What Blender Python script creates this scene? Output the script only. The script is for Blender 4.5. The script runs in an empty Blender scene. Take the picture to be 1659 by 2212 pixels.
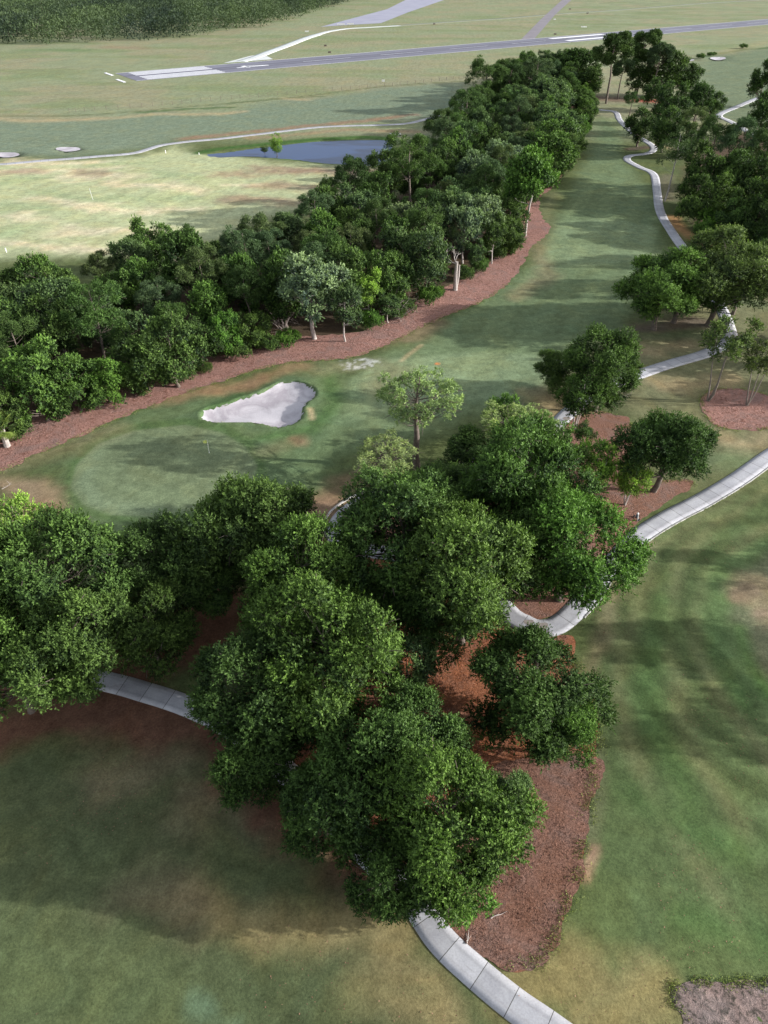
import bpy, math, random
import numpy as np
from mathutils import Vector
from mathutils.geometry import delaunay_2d_cdt

sc = bpy.context.scene
COL = sc.collection
R = math.radians
# ------------------------------------------------------------------ camera
CAM_H, PITCH = 60.0, R(38.7)
FPX = 1534.0                       # focal length in pixels of a 1659 x 2212 picture
cam_d = bpy.data.cameras.new('camera'); cam = bpy.data.objects.new('camera', cam_d); COL.objects.link(cam)
cam.location = (0, 0, CAM_H); cam.rotation_euler = (R(90) - PITCH, 0, 0)
cam_d.sensor_fit = 'VERTICAL'; cam_d.sensor_height = 36.0; cam_d.lens = 36.0 * FPX / 2212
cam_d.clip_start = 0.5; cam_d.clip_end = 9000
sc.camera = cam
# ------------------------------------------------------------------ sky, sun, exposure
SUN_EL = R(18.5)
SUN_DIR = Vector((1.0, -0.07, 0)).normalized() * math.cos(SUN_EL) + Vector((0, 0, math.sin(SUN_EL)))
w = bpy.data.worlds.new('World'); sc.world = w; w.use_nodes = True
nt = w.node_tree
sky = nt.nodes.new('ShaderNodeTexSky'); sky.sky_type = 'NISHITA'; sky.sun_disc = False
sky.sun_elevation = SUN_EL; sky.sun_rotation = math.atan2(SUN_DIR.x, SUN_DIR.y)
sky.air_density = 1.0; sky.dust_density = 1.5; sky.ozone_density = 1.0
hs = nt.nodes.new('ShaderNodeHueSaturation'); hs.inputs['Saturation'].default_value = .38
nt.links.new(sky.outputs[0], hs.inputs['Color']); nt.links.new(hs.outputs[0], nt.nodes['Background'].inputs[0])
nt.nodes['Background'].inputs[1].default_value = 0.15
sun_d = bpy.data.lights.new('sun', 'SUN'); sun_d.energy = 3.6; sun_d.angle = R(0.6); sun_d.color = (1.0, 0.975, 0.93)
sun = bpy.data.objects.new('sun', sun_d); COL.objects.link(sun)
sun.rotation_euler = (-SUN_DIR).to_track_quat('-Z', 'Y').to_euler(); sun.location = (120, -10, 90)
sc.view_settings.view_transform = 'Standard'; sc.view_settings.look = 'None'
sc.view_settings.exposure = 0.95; sc.view_settings.gamma = 1.0
sc.cycles.max_bounces = 6; sc.cycles.transparent_max_bounces = 6

# ------------------------------------------------------------------ terrain height and pixel -> ground
def hgt(x, y):
    x = np.asarray(x, float); y = np.asarray(y, float)
    f = np.clip((330 - y) / 80, 0, 1)
    a = .30 * np.sin(x * .11 + 1.3 * np.sin(y * .05)) * np.sin(y * .09 + .7)
    b = .28 * np.sin(x * .052 - y * .066 + 2.0)
    c = .12 * np.sin(x * .21 + 1.0) * np.sin(y * .17 + x * .05)
    return (a + b + c) * f
CP, SP = math.cos(PITCH), math.sin(PITCH)
def gp(px, py, z=0.0):
    """where the line of sight through a measured photo point meets the ground (or a height above it)"""
    dx = (px - 829.5) / FPX; dy = (1106 - py) / FPX
    d = (dx, CP + dy * SP, -SP + dy * CP)
    zz = z
    for _ in range(4):
        t = (CAM_H - zz) / (-d[2]); x, y = d[0] * t, d[1] * t
        zz = z + float(hgt(x, y))
    return x, y
def depth(x, y, z): return y * CP + (CAM_H - z) * SP
def P(pts): return [gp(*p) for p in pts]

# ------------------------------------------------------------------ noise in numpy
def vnoise(x, y, seed=0):
    xi = np.floor(x).astype(np.int64); yi = np.floor(y).astype(np.int64)
    fx = x - xi; fy = y - yi; fx = fx * fx * (3 - 2 * fx); fy = fy * fy * (3 - 2 * fy)
    def h(a, b):
        n = (a * 374761393 + b * 668265263 + seed * 974634777) & 0xffffffff
        n = ((n ^ (n >> 13)) * 1274126177) & 0xffffffff
        n = (n ^ (n >> 16)) & 0xffff
        return n / 65535.0
    return (h(xi, yi) * (1 - fx) + h(xi + 1, yi) * fx) * (1 - fy) + (h(xi, yi + 1) * (1 - fx) + h(xi + 1, yi + 1) * fx) * fy
def fbm(x, y, seed=0, o=4):
    s = 0; a = .5; t = 0
    for i in range(o):
        s = s + a * vnoise(x * 2 ** i, y * 2 ** i, seed + i); t += a; a *= .5
    return s / t
# ------------------------------------------------------------------ mesh helpers
def mesh_np(name, V, F, k, mat=None, smooth=False):
    """V (n,3), F (m,k) index array"""
    V = np.ascontiguousarray(V, dtype=np.float32); F = np.ascontiguousarray(F, dtype=np.int32)
    me = bpy.data.meshes.new(name)
    me.vertices.add(len(V)); me.vertices.foreach_set('co', V.ravel())
    me.loops.add(F.size); me.loops.foreach_set('vertex_index', F.ravel())
    me.polygons.add(len(F)); me.polygons.foreach_set('loop_start', np.arange(0, F.size, k, dtype=np.int32))
    if smooth: me.polygons.foreach_set('use_smooth', np.ones(len(F), bool))
    me.update(calc_edges=True)
    if mat: me.materials.append(mat)
    return me
def mesh_py(name, V, F, mat=None, smooth=False):
    me = bpy.data.meshes.new(name); me.from_pydata([tuple(map(float, v)) for v in V], [], F); me.update()
    if smooth: me.polygons.foreach_set('use_smooth', np.ones(len(me.polygons), bool))
    if mat: me.materials.append(mat)
    return me
def link(name, me, parent=None, loc=None):
    o = bpy.data.objects.new(name, me); COL.objects.link(o)
    if parent: o.parent = parent
    if loc: o.location = loc
    return o
def tag(o, label=None, cat=None, group=None, kind=None):
    if label: o['label'] = label
    if cat: o['category'] = cat
    if group: o['group'] = group
    if kind: o['kind'] = kind
    return o
class MB:
    """collects tubes, boxes and prisms into one mesh"""
    def __init__(s): s.V = []; s.F = []
    def tube(s, pts, rad, n=6, cap=True):
        pts = [np.array(p, float) for p in pts]
        if not hasattr(rad, '__len__'): rad = [rad] * len(pts)
        b = len(s.V)
        for i, p in enumerate(pts):
            d = pts[min(i + 1, len(pts) - 1)] - pts[max(i - 1, 0)]; d = d / (np.linalg.norm(d) + 1e-9)
            a = np.array((1, 0, 0)) if abs(d[0]) < .8 else np.array((0, 1, 0))
            u = np.cross(d, a); u /= np.linalg.norm(u); v = np.cross(d, u)
            for k in range(n):
                t = 2 * math.pi * k / n
                s.V.append(p + (u * math.cos(t) + v * math.sin(t)) * rad[i])
        for i in range(len(pts) - 1):
            for k in range(n):
                a0 = b + i * n + k; a1 = b + i * n + (k + 1) % n
                s.F.append((a0, a1, a1 + n, a0 + n))
        if cap:
            s.F.append(tuple(b + k for k in range(n))[::-1]); e = b + (len(pts) - 1) * n
            s.F.append(tuple(e + k for k in range(n)))
        return s
    def box(s, c, d, rz=0):
        b = len(s.V); ca, sa = math.cos(rz), math.sin(rz)
        for z in (-1, 1):
            for x, y in ((-1, -1), (1, -1), (1, 1), (-1, 1)):
                X, Y = x * d[0] / 2, y * d[1] / 2
                s.V.append((c[0] + X * ca - Y * sa, c[1] + X * sa + Y * ca, c[2] + z * d[2] / 2))
        s.F += [(b, b + 3, b + 2, b + 1), (b + 4, b + 5, b + 6, b + 7)] + [(b + i, b + (i + 1) % 4, b + 4 + (i + 1) % 4, b + 4 + i) for i in range(4)]
        return s
    def build(s, name, mat, parent=None, smooth=False): return link(name, mesh_py(name, s.V, s.F, mat, smooth), parent)

# ------------------------------------------------------------------ materials
def mat(name, rough=.8, spec=.2):
    m = bpy.data.materials.new(name); m.use_nodes = True
    b = m.node_tree.nodes['Principled BSDF']; b.inputs['Roughness'].default_value = rough
    b.inputs['Specular IOR Level'].default_value = spec
    return m, m.node_tree, b
def N(t, typ, **kw):
    n = t.nodes.new(typ)
    for k, v in kw.items(): setattr(n, k, v)
    return n
def noise(t, co, scale, detail=4, rough=.55, dist=0):
    n = N(t, 'ShaderNodeTexNoise'); n.inputs['Scale'].default_value = scale; n.inputs['Detail'].default_value = detail
    n.inputs['Roughness'].default_value = rough; n.inputs['Distortion'].default_value = dist
    t.links.new(co, n.inputs['Vector']); return n.outputs['Fac']
def mrange(t, v, a, b, c, d):
    n = N(t, 'ShaderNodeMapRange'); t.links.new(v, n.inputs[0])
    for i, q in enumerate((a, b, c, d)): n.inputs[i + 1].default_value = q
    return n.outputs[0]
def mixc(t, fac, A, B, mode='MIX'):
    n = N(t, 'ShaderNodeMix', data_type='RGBA', blend_type=mode); n.clamp_factor = True
    for i, q in ((0, fac), (6, A), (7, B)):
        if hasattr(q, 'is_output') or isinstance(q, bpy.types.NodeSocket): t.links.new(q, n.inputs[i])
        elif i == 0: n.inputs[0].default_value = q
        else: n.inputs[i].default_value = (*q, 1)
    return n.outputs[2]
def scalec(t, c, v):
    n = N(t, 'ShaderNodeVectorMath', operation='SCALE'); t.links.new(c, n.inputs[0]); t.links.new(v, n.inputs['Scale']); return n.outputs[0]
def bump(t, b, h, strength, dist):
    n = N(t, 'ShaderNodeBump'); n.inputs['Strength'].default_value = strength; n.inputs['Distance'].default_value = dist
    t.links.new(h, n.inputs['Height']); t.links.new(n.outputs[0], b.inputs['Normal'])
def geo(t): return N(t, 'ShaderNodeNewGeometry').outputs['Position']

# grass: painted turf colours times fine blades and tufts
M_GRASS, t, b = mat('turf', .95, .05)
at = N(t, 'ShaderNodeAttribute', attribute_name='turf'); g = geo(t)
n1 = noise(t, g, .55, 5, .6, .6); n2 = noise(t, g, 5.0, 6, .8); n3 = noise(t, g, .12, 4, .55, 1.0)
c = scalec(t, at.outputs['Color'], mrange(t, n1, .3, .7, .80, 1.20))
c = scalec(t, c, mrange(t, n2, .3, .7, .62, 1.42))
c = scalec(t, c, mrange(t, noise(t, g, 1.7, 5, .65, .4), .3, .7, .86, 1.15))
c = mixc(t, mrange(t, n3, .42, .72, 0, .45), c, mixc(t, 1.0, c, (1.28, 1.08, .86), 'MULTIPLY'))
t.links.new(c, b.inputs['Base Color']); bump(t, b, n2, .6, .08)
# pine straw mulch
def mulch_mat(name, c1, c2, c3, c4, cl=3.2, lo=.56):
    m, t, b = mat(name, .95, .05); g = geo(t)
    a = noise(t, g, cl, 6, .72, .8); d = noise(t, g, .35, 4, .6, .5); e = noise(t, g, 9.0, 4, .8)
    mp = N(t, 'ShaderNodeMapping'); mp.inputs['Rotation'].default_value = (0, 0, .6); mp.inputs['Scale'].default_value = (.7, 3.2, 1)
    t.links.new(g, mp.inputs[0]); f = noise(t, mp.outputs[0], 3.0, 5, .7, 1.2)
    c = mixc(t, mrange(t, d, .35, .65, 0, 1), c1, c2)
    c = mixc(t, mrange(t, f, .52, .68, 0, .7), c, c3)
    c = mixc(t, mrange(t, a, lo, lo + .12, 0, .85), c, c4)
    c = mixc(t, mrange(t, noise(t, g, .16, 6, .7, 1.5), .50, .66, 0, .6), c, tuple(v * .55 + .085 for v in c2))
    c = scalec(t, c, mrange(t, e, .25, .75, .6, 1.4))
    t.links.new(c, b.inputs['Base Color']); bump(t, b, a, 1.0, .4); return m
M_MULCH = mulch_mat('pine_straw', (.37, .135, .062), (.30, .135, .080), (.48, .26, .18), (.12, .05, .034))
M_MULCH2 = mulch_mat('weathered_straw', (.35, .19, .155), (.27, .148, .122), (.46, .31, .27), (.15, .065, .048), 1.6, .52)
M_MULCH3 = mulch_mat('old_brown_straw', (.235, .118, .080), (.27, .150, .115), (.37, .225, .17), (.07, .045, .038))
M_BARE = mulch_mat('bare_soil', (.26, .19, .17), (.20, .16, .15), (.40, .31, .29), (.045, .045, .035), 1.7, .48)
# concrete path with slab joints
M_CONC, t, b = mat('concrete', .85, .2); g = geo(t)
uv = N(t, 'ShaderNodeUVMap', uv_map='UVMap'); sx = N(t, 'ShaderNodeSeparateXYZ'); t.links.new(uv.outputs[0], sx.inputs[0])
def m2(op, a, v=None, w_=None):
    n = N(t, 'ShaderNodeMath', operation=op)
    for i, q in enumerate((a, v, w_)):
        if q is None: continue
        if isinstance(q, (int, float)): n.inputs[i].default_value = q
        else: t.links.new(q, n.inputs[i])
    return n.outputs[0]
fr = m2('FRACT', m2('DIVIDE', sx.outputs[0], 2.75)); slab = m2('FLOOR', m2('DIVIDE', sx.outputs[0], 2.75))
joint = m2('GREATER_THAN', m2('ABSOLUTE', m2('SUBTRACT', fr, .5)), .4895)
wn = N(t, 'ShaderNodeTexWhiteNoise', noise_dimensions='1D'); t.links.new(slab, wn.inputs['W'])
c = mixc(t, mrange(t, noise(t, g, .5, 5, .6, .5), .3, .7, 0, 1), (.46, .46, .485), (.35, .35, .38))
c = scalec(t, c, mrange(t, wn.outputs[0], 0, 1, .88, 1.08))
c = mixc(t, mrange(t, noise(t, g, .9, 5, .7, 1.5), .60, .78, 0, .6), c, (.25, .22, .20))
c = scalec(t, c, mrange(t, noise(t, g, 7, 4, .7), .3, .7, .86, 1.12))
edge = mrange(t, m2('ABSOLUTE', sx.outputs[1]), .92, 1.0, 0, .25)
tyre = mrange(t, m2('ABSOLUTE', m2('SUBTRACT', m2('ABSOLUTE', sx.outputs[1]), .45)), 0, .16, .22, 0)
c = mixc(t, tyre, c, (.20, .19, .19))
c = mixc(t, mrange(t, noise(t, g, .35, 6, .75, 3.0), .60, .66, 0, .35), c, (.20, .185, .175))
c = mixc(t, edge, c, (.24, .22, .20))
c = mixc(t, joint, c, (.09, .085, .08))
t.links.new(c, b.inputs['Base Color']); bump(t, b, noise(t, g, 12, 3, .7), .2, .02)
def simple(name, c1, c2=None, sc_=1.0, rough=.8, spec=.2, bs=0):
    m, t, b = mat(name, rough, spec); c2 = c2 or tuple(v * .8 for v in c1); g = geo(t)
    nn = noise(t, g, sc_, 5, .65, .3)
    t.links.new(mixc(t, mrange(t, nn, .3, .7, 0, 1), c1, c2), b.inputs['Base Color'])
    if bs: bump(t, b, nn, bs, .1)
    return m
M_SAND, t, b = mat('bunker_sand', .95, .05); g = geo(t)
wv = N(t, 'ShaderNodeTexWave'); wv.inputs['Scale'].default_value = .6; wv.inputs['Distortion'].default_value = 9; wv.inputs['Detail'].default_value = 4; wv.inputs['Detail Scale'].default_value = .5
t.links.new(g, wv.inputs[0])
c = mixc(t, mrange(t, noise(t, g, .13, 5, .55, 1.5), .40, .60, 0, 1), (.55, .52, .55), (.36, .33, .36))
c = scalec(t, c, mrange(t, noise(t, g, 5, 4, .7), .3, .7, .9, 1.08))
t.links.new(c, b.inputs['Base Color']); bump(t, b, noise(t, g, 1.4, 5, .6, 2.0), .5, .08)
M_ASPH = simple('tarmac', (.15, .15, .19), (.20, .20, .245), .08)
M_APRON = simple('old_tarmac', (.28, .28, .36), (.34, .34, .41), .05)
M_TAXI = simple('taxiway_tarmac', (.19, .17, .19), (.25, .23, .25), .1)
M_TAXIC = simple('pale_concrete', (.62, .64, .62), (.50, .52, .52), .12)
M_PAINT = simple('white_paint', (.82, .82, .84), (.72, .72, .76), .5)
M_TRACK = simple('worn_track', (.24, .25, .20), (.19, .21, .14), .1)
M_CURB = simple('kerb_concrete', (.46, .45, .44), (.33, .31, .29), 1.5)
M_BARK = simple('bark', (.20, .165, .14), (.10, .08, .068), 3, .9, .1, .6)
M_PALE = simple('pale_bark', (.50, .45, .42), (.30, .26, .24), 3, .9, .1, .6)
M_GREYB = simple('grey_bark', (.27, .235, .205), (.17, .145, .125), 3, .9, .1, .6)
M_TWIG = simple('bare_twigs', (.36, .31, .29), (.25, .21, .19), 3, .9, .1)
M_WHITE = simple('white_plastic', (.80, .80, .78), (.72, .72, .70), 2, .4, .5)
M_YEL = simple('yellow_flag_cloth', (.75, .80, .25), (.68, .74, .2), 2, .7)
M_BLACK = simple('black_nylon', (.02, .02, .022), (.035, .035, .04), 4, .6)
M_BLUEG = simple('slate_nylon', (.14, .19, .24), (.10, .14, .18), 4, .6)
M_WOOD = simple('weathered_post', (.13, .11, .09), (.20, .17, .14), 4)
M_LITTER, t, b = mat('loose_straw', .95, .05)
at = N(t, 'ShaderNodeAttribute', attribute_name='tint'); t.links.new(mixc(t, at.outputs['Fac'], (.13, .065, .045), (.30, .17, .125)), b.inputs['Base Color'])
M_DEADRED = simple('dead_leaves', (.32, .08, .03), (.22, .06, .03), 4)
# water
M_WATER, t, b = mat('water', .3, .08); b.inputs['Base Color'].default_value = (.026, .058, .150, 1)
bump(t, b, noise(t, geo(t), .9, 3, .6), .12, .05)
# leaves: tree colour comes from the crown object; crown tint mixes new growth with painted clump shade
def leaf_mat(name, warm=(2.6, 2.6, 1.35), trans=.2, rough=.6, spec=.14):
    m, t, b = mat(name, rough, spec)
    oi = N(t, 'ShaderNodeObjectInfo'); at = N(t, 'ShaderNodeAttribute', attribute_name='tint')
    c = oi.outputs['Color']
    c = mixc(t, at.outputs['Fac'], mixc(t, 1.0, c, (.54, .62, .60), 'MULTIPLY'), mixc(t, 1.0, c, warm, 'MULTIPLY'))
    t.links.new(c, b.inputs['Base Color'])
    tr = N(t, 'ShaderNodeBsdfTranslucent'); t.links.new(mixc(t, 1.0, c, (1.1, 1.25, .6), 'MULTIPLY'), tr.inputs[0])
    mx = N(t, 'ShaderNodeMixShader'); mx.inputs[0].default_value = trans
    t.links.new(b.outputs[0], mx.inputs[1]); t.links.new(tr.outputs[0], mx.inputs[2])
    t.links.new(mx.outputs[0], t.nodes['Material Output'].inputs[0]); return m
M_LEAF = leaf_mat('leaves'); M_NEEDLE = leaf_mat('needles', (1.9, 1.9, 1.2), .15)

# ------------------------------------------------------------------ geometry of regions
def resample(poly, step, closed=True):
    pts = [np.array(p, float) for p in poly]; out = []
    n = len(pts); rng_ = range(n if closed else n - 1)
    for i in rng_:
        p0 = pts[(i - 1) % n] if closed or i > 0 else pts[i]; p1 = pts[i]; p2 = pts[(i + 1) % n]
        p3 = pts[(i + 2) % n] if closed or i + 2 < n else p2
        m = max(1, int(np.linalg.norm(p2 - p1) / step))
        for k in range(m):
            u = k / m
            out.append(.5 * ((2 * p1) + (-p0 + p2) * u + (2 * p0 - 5 * p1 + 4 * p2 - p3) * u * u + (-p0 + 3 * p1 - 3 * p2 + p3) * u ** 3))
    if not closed: out.append(pts[-1])
    return np.array(out)
def seg_dist(x, y, poly, closed=True):
    d = np.full(x.shape, 1e9); n = len(poly)
    for i in range(n if closed else n - 1):
        a = poly[i]; b = poly[(i + 1) % n]; ab = (b[0] - a[0], b[1] - a[1]); L = ab[0] ** 2 + ab[1] ** 2 + 1e-9
        tt = np.clip(((x - a[0]) * ab[0] + (y - a[1]) * ab[1]) / L, 0, 1)
        d = np.minimum(d, (x - a[0] - ab[0] * tt) ** 2 + (y - a[1] - ab[1] * tt) ** 2)
    return np.sqrt(d)
def inside(x, y, poly):
    r = np.zeros(x.shape, bool); n = len(poly)
    for i in range(n):
        x1, y1 = poly[i]; x2, y2 = poly[(i + 1) % n]
        if y1 == y2: continue
        r ^= ((y1 > y) != (y2 > y)) & (x < (x2 - x1) * (y - y1) / (y2 - y1) + x1)
    return r
def sdf(x, y, poly):
    """positive inside"""
    d = seg_dist(x, y, poly); return np.where(inside(x, y, poly), d, -d)
def drape(name, poly, zoff, mat_, step=1.0, edge=.4, ragged=0., zfun=None, seed=1):
    b = resample(poly, edge)
    if ragged:
        c = np.roll(b, -1, 0) - np.roll(b, 1, 0); c /= np.linalg.norm(c, axis=1)[:, None] + 1e-9
        nrm = np.stack([c[:, 1], -c[:, 0]], 1)
        b = b + nrm * ((fbm(b[:, 0] * .7, b[:, 1] * .7, seed, 4) - .5) * 2 * ragged)[:, None]
    keep = [b[0]]
    for p in b[1:]:
        if np.linalg.norm(p - keep[-1]) > edge * .4: keep.append(p)
    b = np.array(keep)
    xs = np.arange(b[:, 0].min(), b[:, 0].max(), step); ys = np.arange(b[:, 1].min(), b[:, 1].max(), step)
    X, Y = np.meshgrid(xs, ys); X = X.ravel() + step * .13; Y = Y.ravel()
    m = sdf(X, Y, b) > step * .45; pts = np.concatenate([b, np.stack([X[m], Y[m]], 1)])
    nb = len(b)
    res = delaunay_2d_cdt([Vector(p) for p in pts], [(i, (i + 1) % nb) for i in range(nb)], [], 1, 1e-4)
    V = np.array([(v.x, v.y) for v in res[0]]); z = hgt(V[:, 0], V[:, 1]) + zoff
    if zfun is not None: z = z + zfun(np.maximum(sdf(V[:, 0], V[:, 1], b), 0), V)
    me = mesh_py(name, np.column_stack([V, z]), [tuple(f) for f in res[2]], mat_, True)
    o = link(name, me); tag(o, kind='structure'); return o
def ribbon(name, pts, width, zoff, mat_, step=.8, thick=.12, closed=False, off=0., kind='structure', taper=0, wob=0):
    c = resample(pts, step, False); d = np.gradient(c, axis=0); d /= np.linalg.norm(d, axis=1)[:, None] + 1e-9
    nr = np.stack([d[:, 1], -d[:, 0]], 1); s = np.concatenate([[0], np.cumsum(np.linalg.norm(np.diff(c, axis=0), axis=1))])
    cols = [-1, -1, -.5, 0, .5, 1, 1]; V = []; uvs = []
    for j, q in enumerate(cols):
        ww = width / 2 * np.ones(len(c))
        if wob: ww = ww * (1 + wob * (fbm(s * .35 + j, s * 0, 5) - .5))
        p = c + nr * (q * ww + off)[:, None]
        z = hgt(p[:, 0], p[:, 1]) + zoff - (thick if j in (0, 6) else 0)
        V.append(np.column_stack([p, z])); uvs.append(np.column_stack([s, np.full(len(s), q)]))
    V = np.concatenate(V); U = np.concatenate(uvs); n = len(c); F = []
    i = np.arange(n - 1)
    for j in range(6): F.append(np.column_stack([j * n + i, (j + 1) * n + i, (j + 1) * n + i + 1, j * n + i + 1]))
    F = np.concatenate(F)
    me = mesh_np(name, V, F, 4, mat_)
    ul = me.uv_layers.new(name='UVMap'); ul.data.foreach_set('uv', U[F.ravel()].astype(np.float32).ravel())
    o = link(name, me); tag(o, kind=kind); return o

POND = P([(448,332),(481,328),(550,319),(614,312),(683,305),(783,301),(833,301),(850,308),(846,332),(836,352),(763,353.5),(684,348.5),(634,342),(551,336),(471,337)])
BUNK = P([(432,896),(434,906),(455,912.5),(498,915),(544,914.7),(577,920.7),(600,925.7),(624,920.7),(653,905.8),(658,879),(665,871),(683.5,856),(685,846),(673.6,836),(657,829.5),(633.7,825.5),(610,826.8),(577,841),(551,852.7),(517,863),(481,876),(450,882.6)])
def ell(cx, cy, rx, ry, n=14, sk=0):
    return P([(cx + rx * math.cos(a) + sk * math.sin(a), cy - ry * math.sin(a) * (1 + .15 * math.sin(3 * a))) for a in [2 * math.pi * k / n for k in range(n)]])
BUNKS = [BUNK, ell(147, 322, 27, 5), ell(14, 334, 29, 5.5), ell(1551, 126, 17, 3.6), ell(1490, 129.5, 10, 1.8)]
GREEN = P([(152,1055),(165,1005),(210,960),(290,930),(400,918),(480,935),(530,965),(556,1005),(548,1040),(500,1080),(420,1105),(330,1117),(240,1112),(180,1090)])

# ------------------------------------------------------------------ ground sheet
def axis(lo, hi, dense_lo, dense_hi, d, grow):
    a = [dense_lo]
    while a[-1] < dense_hi: a.append(a[-1] + d)
    s = d
    while a[-1] < hi: s *= grow; a.append(a[-1] + s)
    s = d; 
    while a[0] > lo: s *= grow; a.insert(0, a[0] - s)
    return np.array(a)
gx = axis(-4000, 4000, -62, 75, .45, 1.035)
gy = axis(-60, 7000, 8, 150, .45, 1.012)
X, Y = np.meshgrid(gx, gy); nx_, ny_ = len(gx), len(gy)
X = X.ravel(); Y = Y.ravel()
Z = hgt(X, Y)
for k, bp in enumerate(BUNKS):
    bb = np.array(bp); m = (X > bb[:, 0].min() - 6) & (X < bb[:, 0].max() + 6) & (Y > bb[:, 1].min() - 6) & (Y < bb[:, 1].max() + 6)
    d = sdf(X[m], Y[m], resample(bp, 1.0)); lip = .34 * np.exp(-np.abs(d) / 1.2) * (d < 0)
    Z[m] += np.where(d > .4, -1.6, 0) + (lip if k == 0 else 0)
bb = np.array(POND); m = (X > bb[:, 0].min() - 12) & (X < bb[:, 0].max() + 12) & (Y > bb[:, 1].min() - 12) & (Y < bb[:, 1].max() + 12)
dp = sdf(X[m], Y[m], resample(POND, 2.0)); Z[m] += np.where(dp > 0, -.35 - .5 * np.minimum(dp, 4), -.35 * np.clip(1 + dp / 3, 0, 1))
# turf colours (the grass itself: greener where watered, straw where dry)
ROUGH = np.array((.085, .108, .044)); FAIR = np.array((.128, .172, .090)); PALE = np.array((.185, .240, .135))
STRAW = np.array((.34, .28, .165)); LUSH = np.array((.065, .125, .040)); DRY = np.array((.20, .175, .105)); OLIVE = np.array((.15, .155, .085))
RED = np.array((.23, .125, .085)); GRN = np.array((.105, .152, .076)); DARKL = np.array((.060, .085, .036)); PALEST = np.array((.56, .49, .34)); SAGE = np.array((.30, .33, .20))
C = np.tile(ROUGH, (len(X), 1))
wx = (fbm(X * .09, Y * .09, 11) - .5); wy = (fbm(X * .09, Y * .09, 23) - .5)
fine = fbm(X * .35, Y * .35, 31)
def lay(mask, col):
    global C
    C = C * (1 - mask[:, None]) + col * mask[:, None]
def band(y0, y1, s): return 1 / (1 + np.exp(-(Y + wy * 14 - y0) / s)) * 1 / (1 + np.exp((Y + wy * 14 - y1) / s))
def sm(v): v = np.clip(v, 0, 1); return v * v * (3 - 2 * v)
def region(px, col, a=1.0, soft=3.0, warp=6.0, raw=False):
    p = px if raw else P(px); bb = np.array(p)
    m = (X > bb[:, 0].min() - 20) & (X < bb[:, 0].max() + 20) & (Y > bb[:, 1].min() - 20) & (Y < bb[:, 1].max() + 20)
    d = sdf(X[m] + wx[m] * warp, Y[m] + wy[m] * warp, p); k = np.zeros(len(X)); k[m] = sm(d / soft * .5 + .5) * a
    lay(k, col)
def stroke(px, width, col, a=1.0, soft=None, warp=4.0, tex=0.0):
    """a patch of turf along a line; width in metres"""
    p = P(px); soft = soft or width * .6; bb = np.array(p); r = width + soft + 12
    m = (X > bb[:, 0].min() - r) & (X < bb[:, 0].max() + r) & (Y > bb[:, 1].min() - r) & (Y < bb[:, 1].max() + r)
    d = seg_dist(X[m] + wx[m] * warp, Y[m] + wy[m] * warp, p, False) if len(p) > 1 else np.hypot(X[m] + wx[m] * warp - p[0][0], Y[m] + wy[m] * warp - p[0][1])
    v = (width / 2 - d) / soft + .5
    if tex: v = v + (fine[m] - .5) * tex
    k = np.zeros(len(X)); k[m] = sm(v) * a; lay(k, col)
big = fbm(X * .03, Y * .03, 5, 3)
lay(sm((Y - 290) / 40) * 1.0, np.array((.205, .232, .140)))                       # airfield grass
lay(sm((big - .42) * 5) * sm((Y - 300) / 40) * .6, np.array((.245, .225, .145)))
lay(sm((fbm(X * .02 + 7, Y * .06, 9, 3) - .52) * 6) * sm((Y - 300) / 40) * .6, np.array((.155, .20, .095)))
#  far fairway behind the pond
region([(-200,262),(0,262),(120,262),(250,250),(330,243),(470,245),(560,225),(700,212),(830,190),(1000,178),(1000,250),(900,258),(750,265),(640,280),(540,287),(390,300),(300,325),(150,338),(-200,345)], np.array((.155, .195, .135)), 1, 8, 10)
region([(-200,352),(0,352),(150,345),(290,336),(400,318),(440,335),(560,342),(700,356),(850,360),(840,420),(600,470),(350,540),(0,560),(-200,600)], np.array((.355, .385, .225)), 1, 6, 14)
for q in [[(0,372),(120,368),(260,365)], [(60,430),(250,455),(430,450)], [(0,470),(150,500),(330,500)], [(0,520),(200,535)], [(230,395),(420,408)], [(120,385),(300,380)], [(10,350),(100,352),(210,348)]]: stroke(q, 5, PALEST, .8, 7, 12, .8)
for q in [[(80,415),(160,428),(270,425)], [(0,395),(60,388)], [(0,445),(80,455)], [(300,375),(420,380)], [(300,430),(420,425)], [(200,360),(330,352)], [(0,505),(90,490)]]: stroke(q, 5, np.array((.27, .33, .18)), .75, 7, 10, .5)
for q in [[(0,375),(60,370)], [(170,372),(220,378)], [(470,375),(620,372),(780,368)], [(560,360),(700,372),(830,372)], [(540,400),(660,405),(800,400)], [(500,430),(640,440),(760,430)]]: stroke(q, 7, np.array((.27, .19, .135)), .75, 8, 8, .7)
stroke([(480,398),(560,398)], 2.5, PALEST, .7, 3, 3)
stroke([(0,258),(90,262),(190,258),(330,247),(470,246),(520,240)], 5, STRAW, .8, 6, 6, .5)
stroke([(300,243),(400,236),(500,232)], 4, np.array((.075, .12, .05)), .9, 2, 2)
stroke([(500,222),(620,212),(700,208)], 3, np.array((.10, .13, .06)), .8, 3, 3); stroke([(620,213),(660,216)], 6, STRAW, .7, 5, 3)
stroke([(0,250),(140,252),(300,240),(600,215),(830,186),(1000,176)], 2.2, np.array((.09, .11, .05)), .8, 3, 4)
stroke([(60,108),(180,108)], 14, np.array((.12, .18, .08)), .7, 14, 6); stroke([(240,102),(310,104)], 12, RED, .4, 16, 6)
stroke([(400,300),(470,292),(560,284),(640,275),(770,262),(900,248)], 5, RED * 1.1, .7, 6, 4, .6)
stroke([(540,298),(640,290),(760,280),(900,285)], 5, np.array((.27, .19, .12)), .7, 6, 4, .5)
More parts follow.
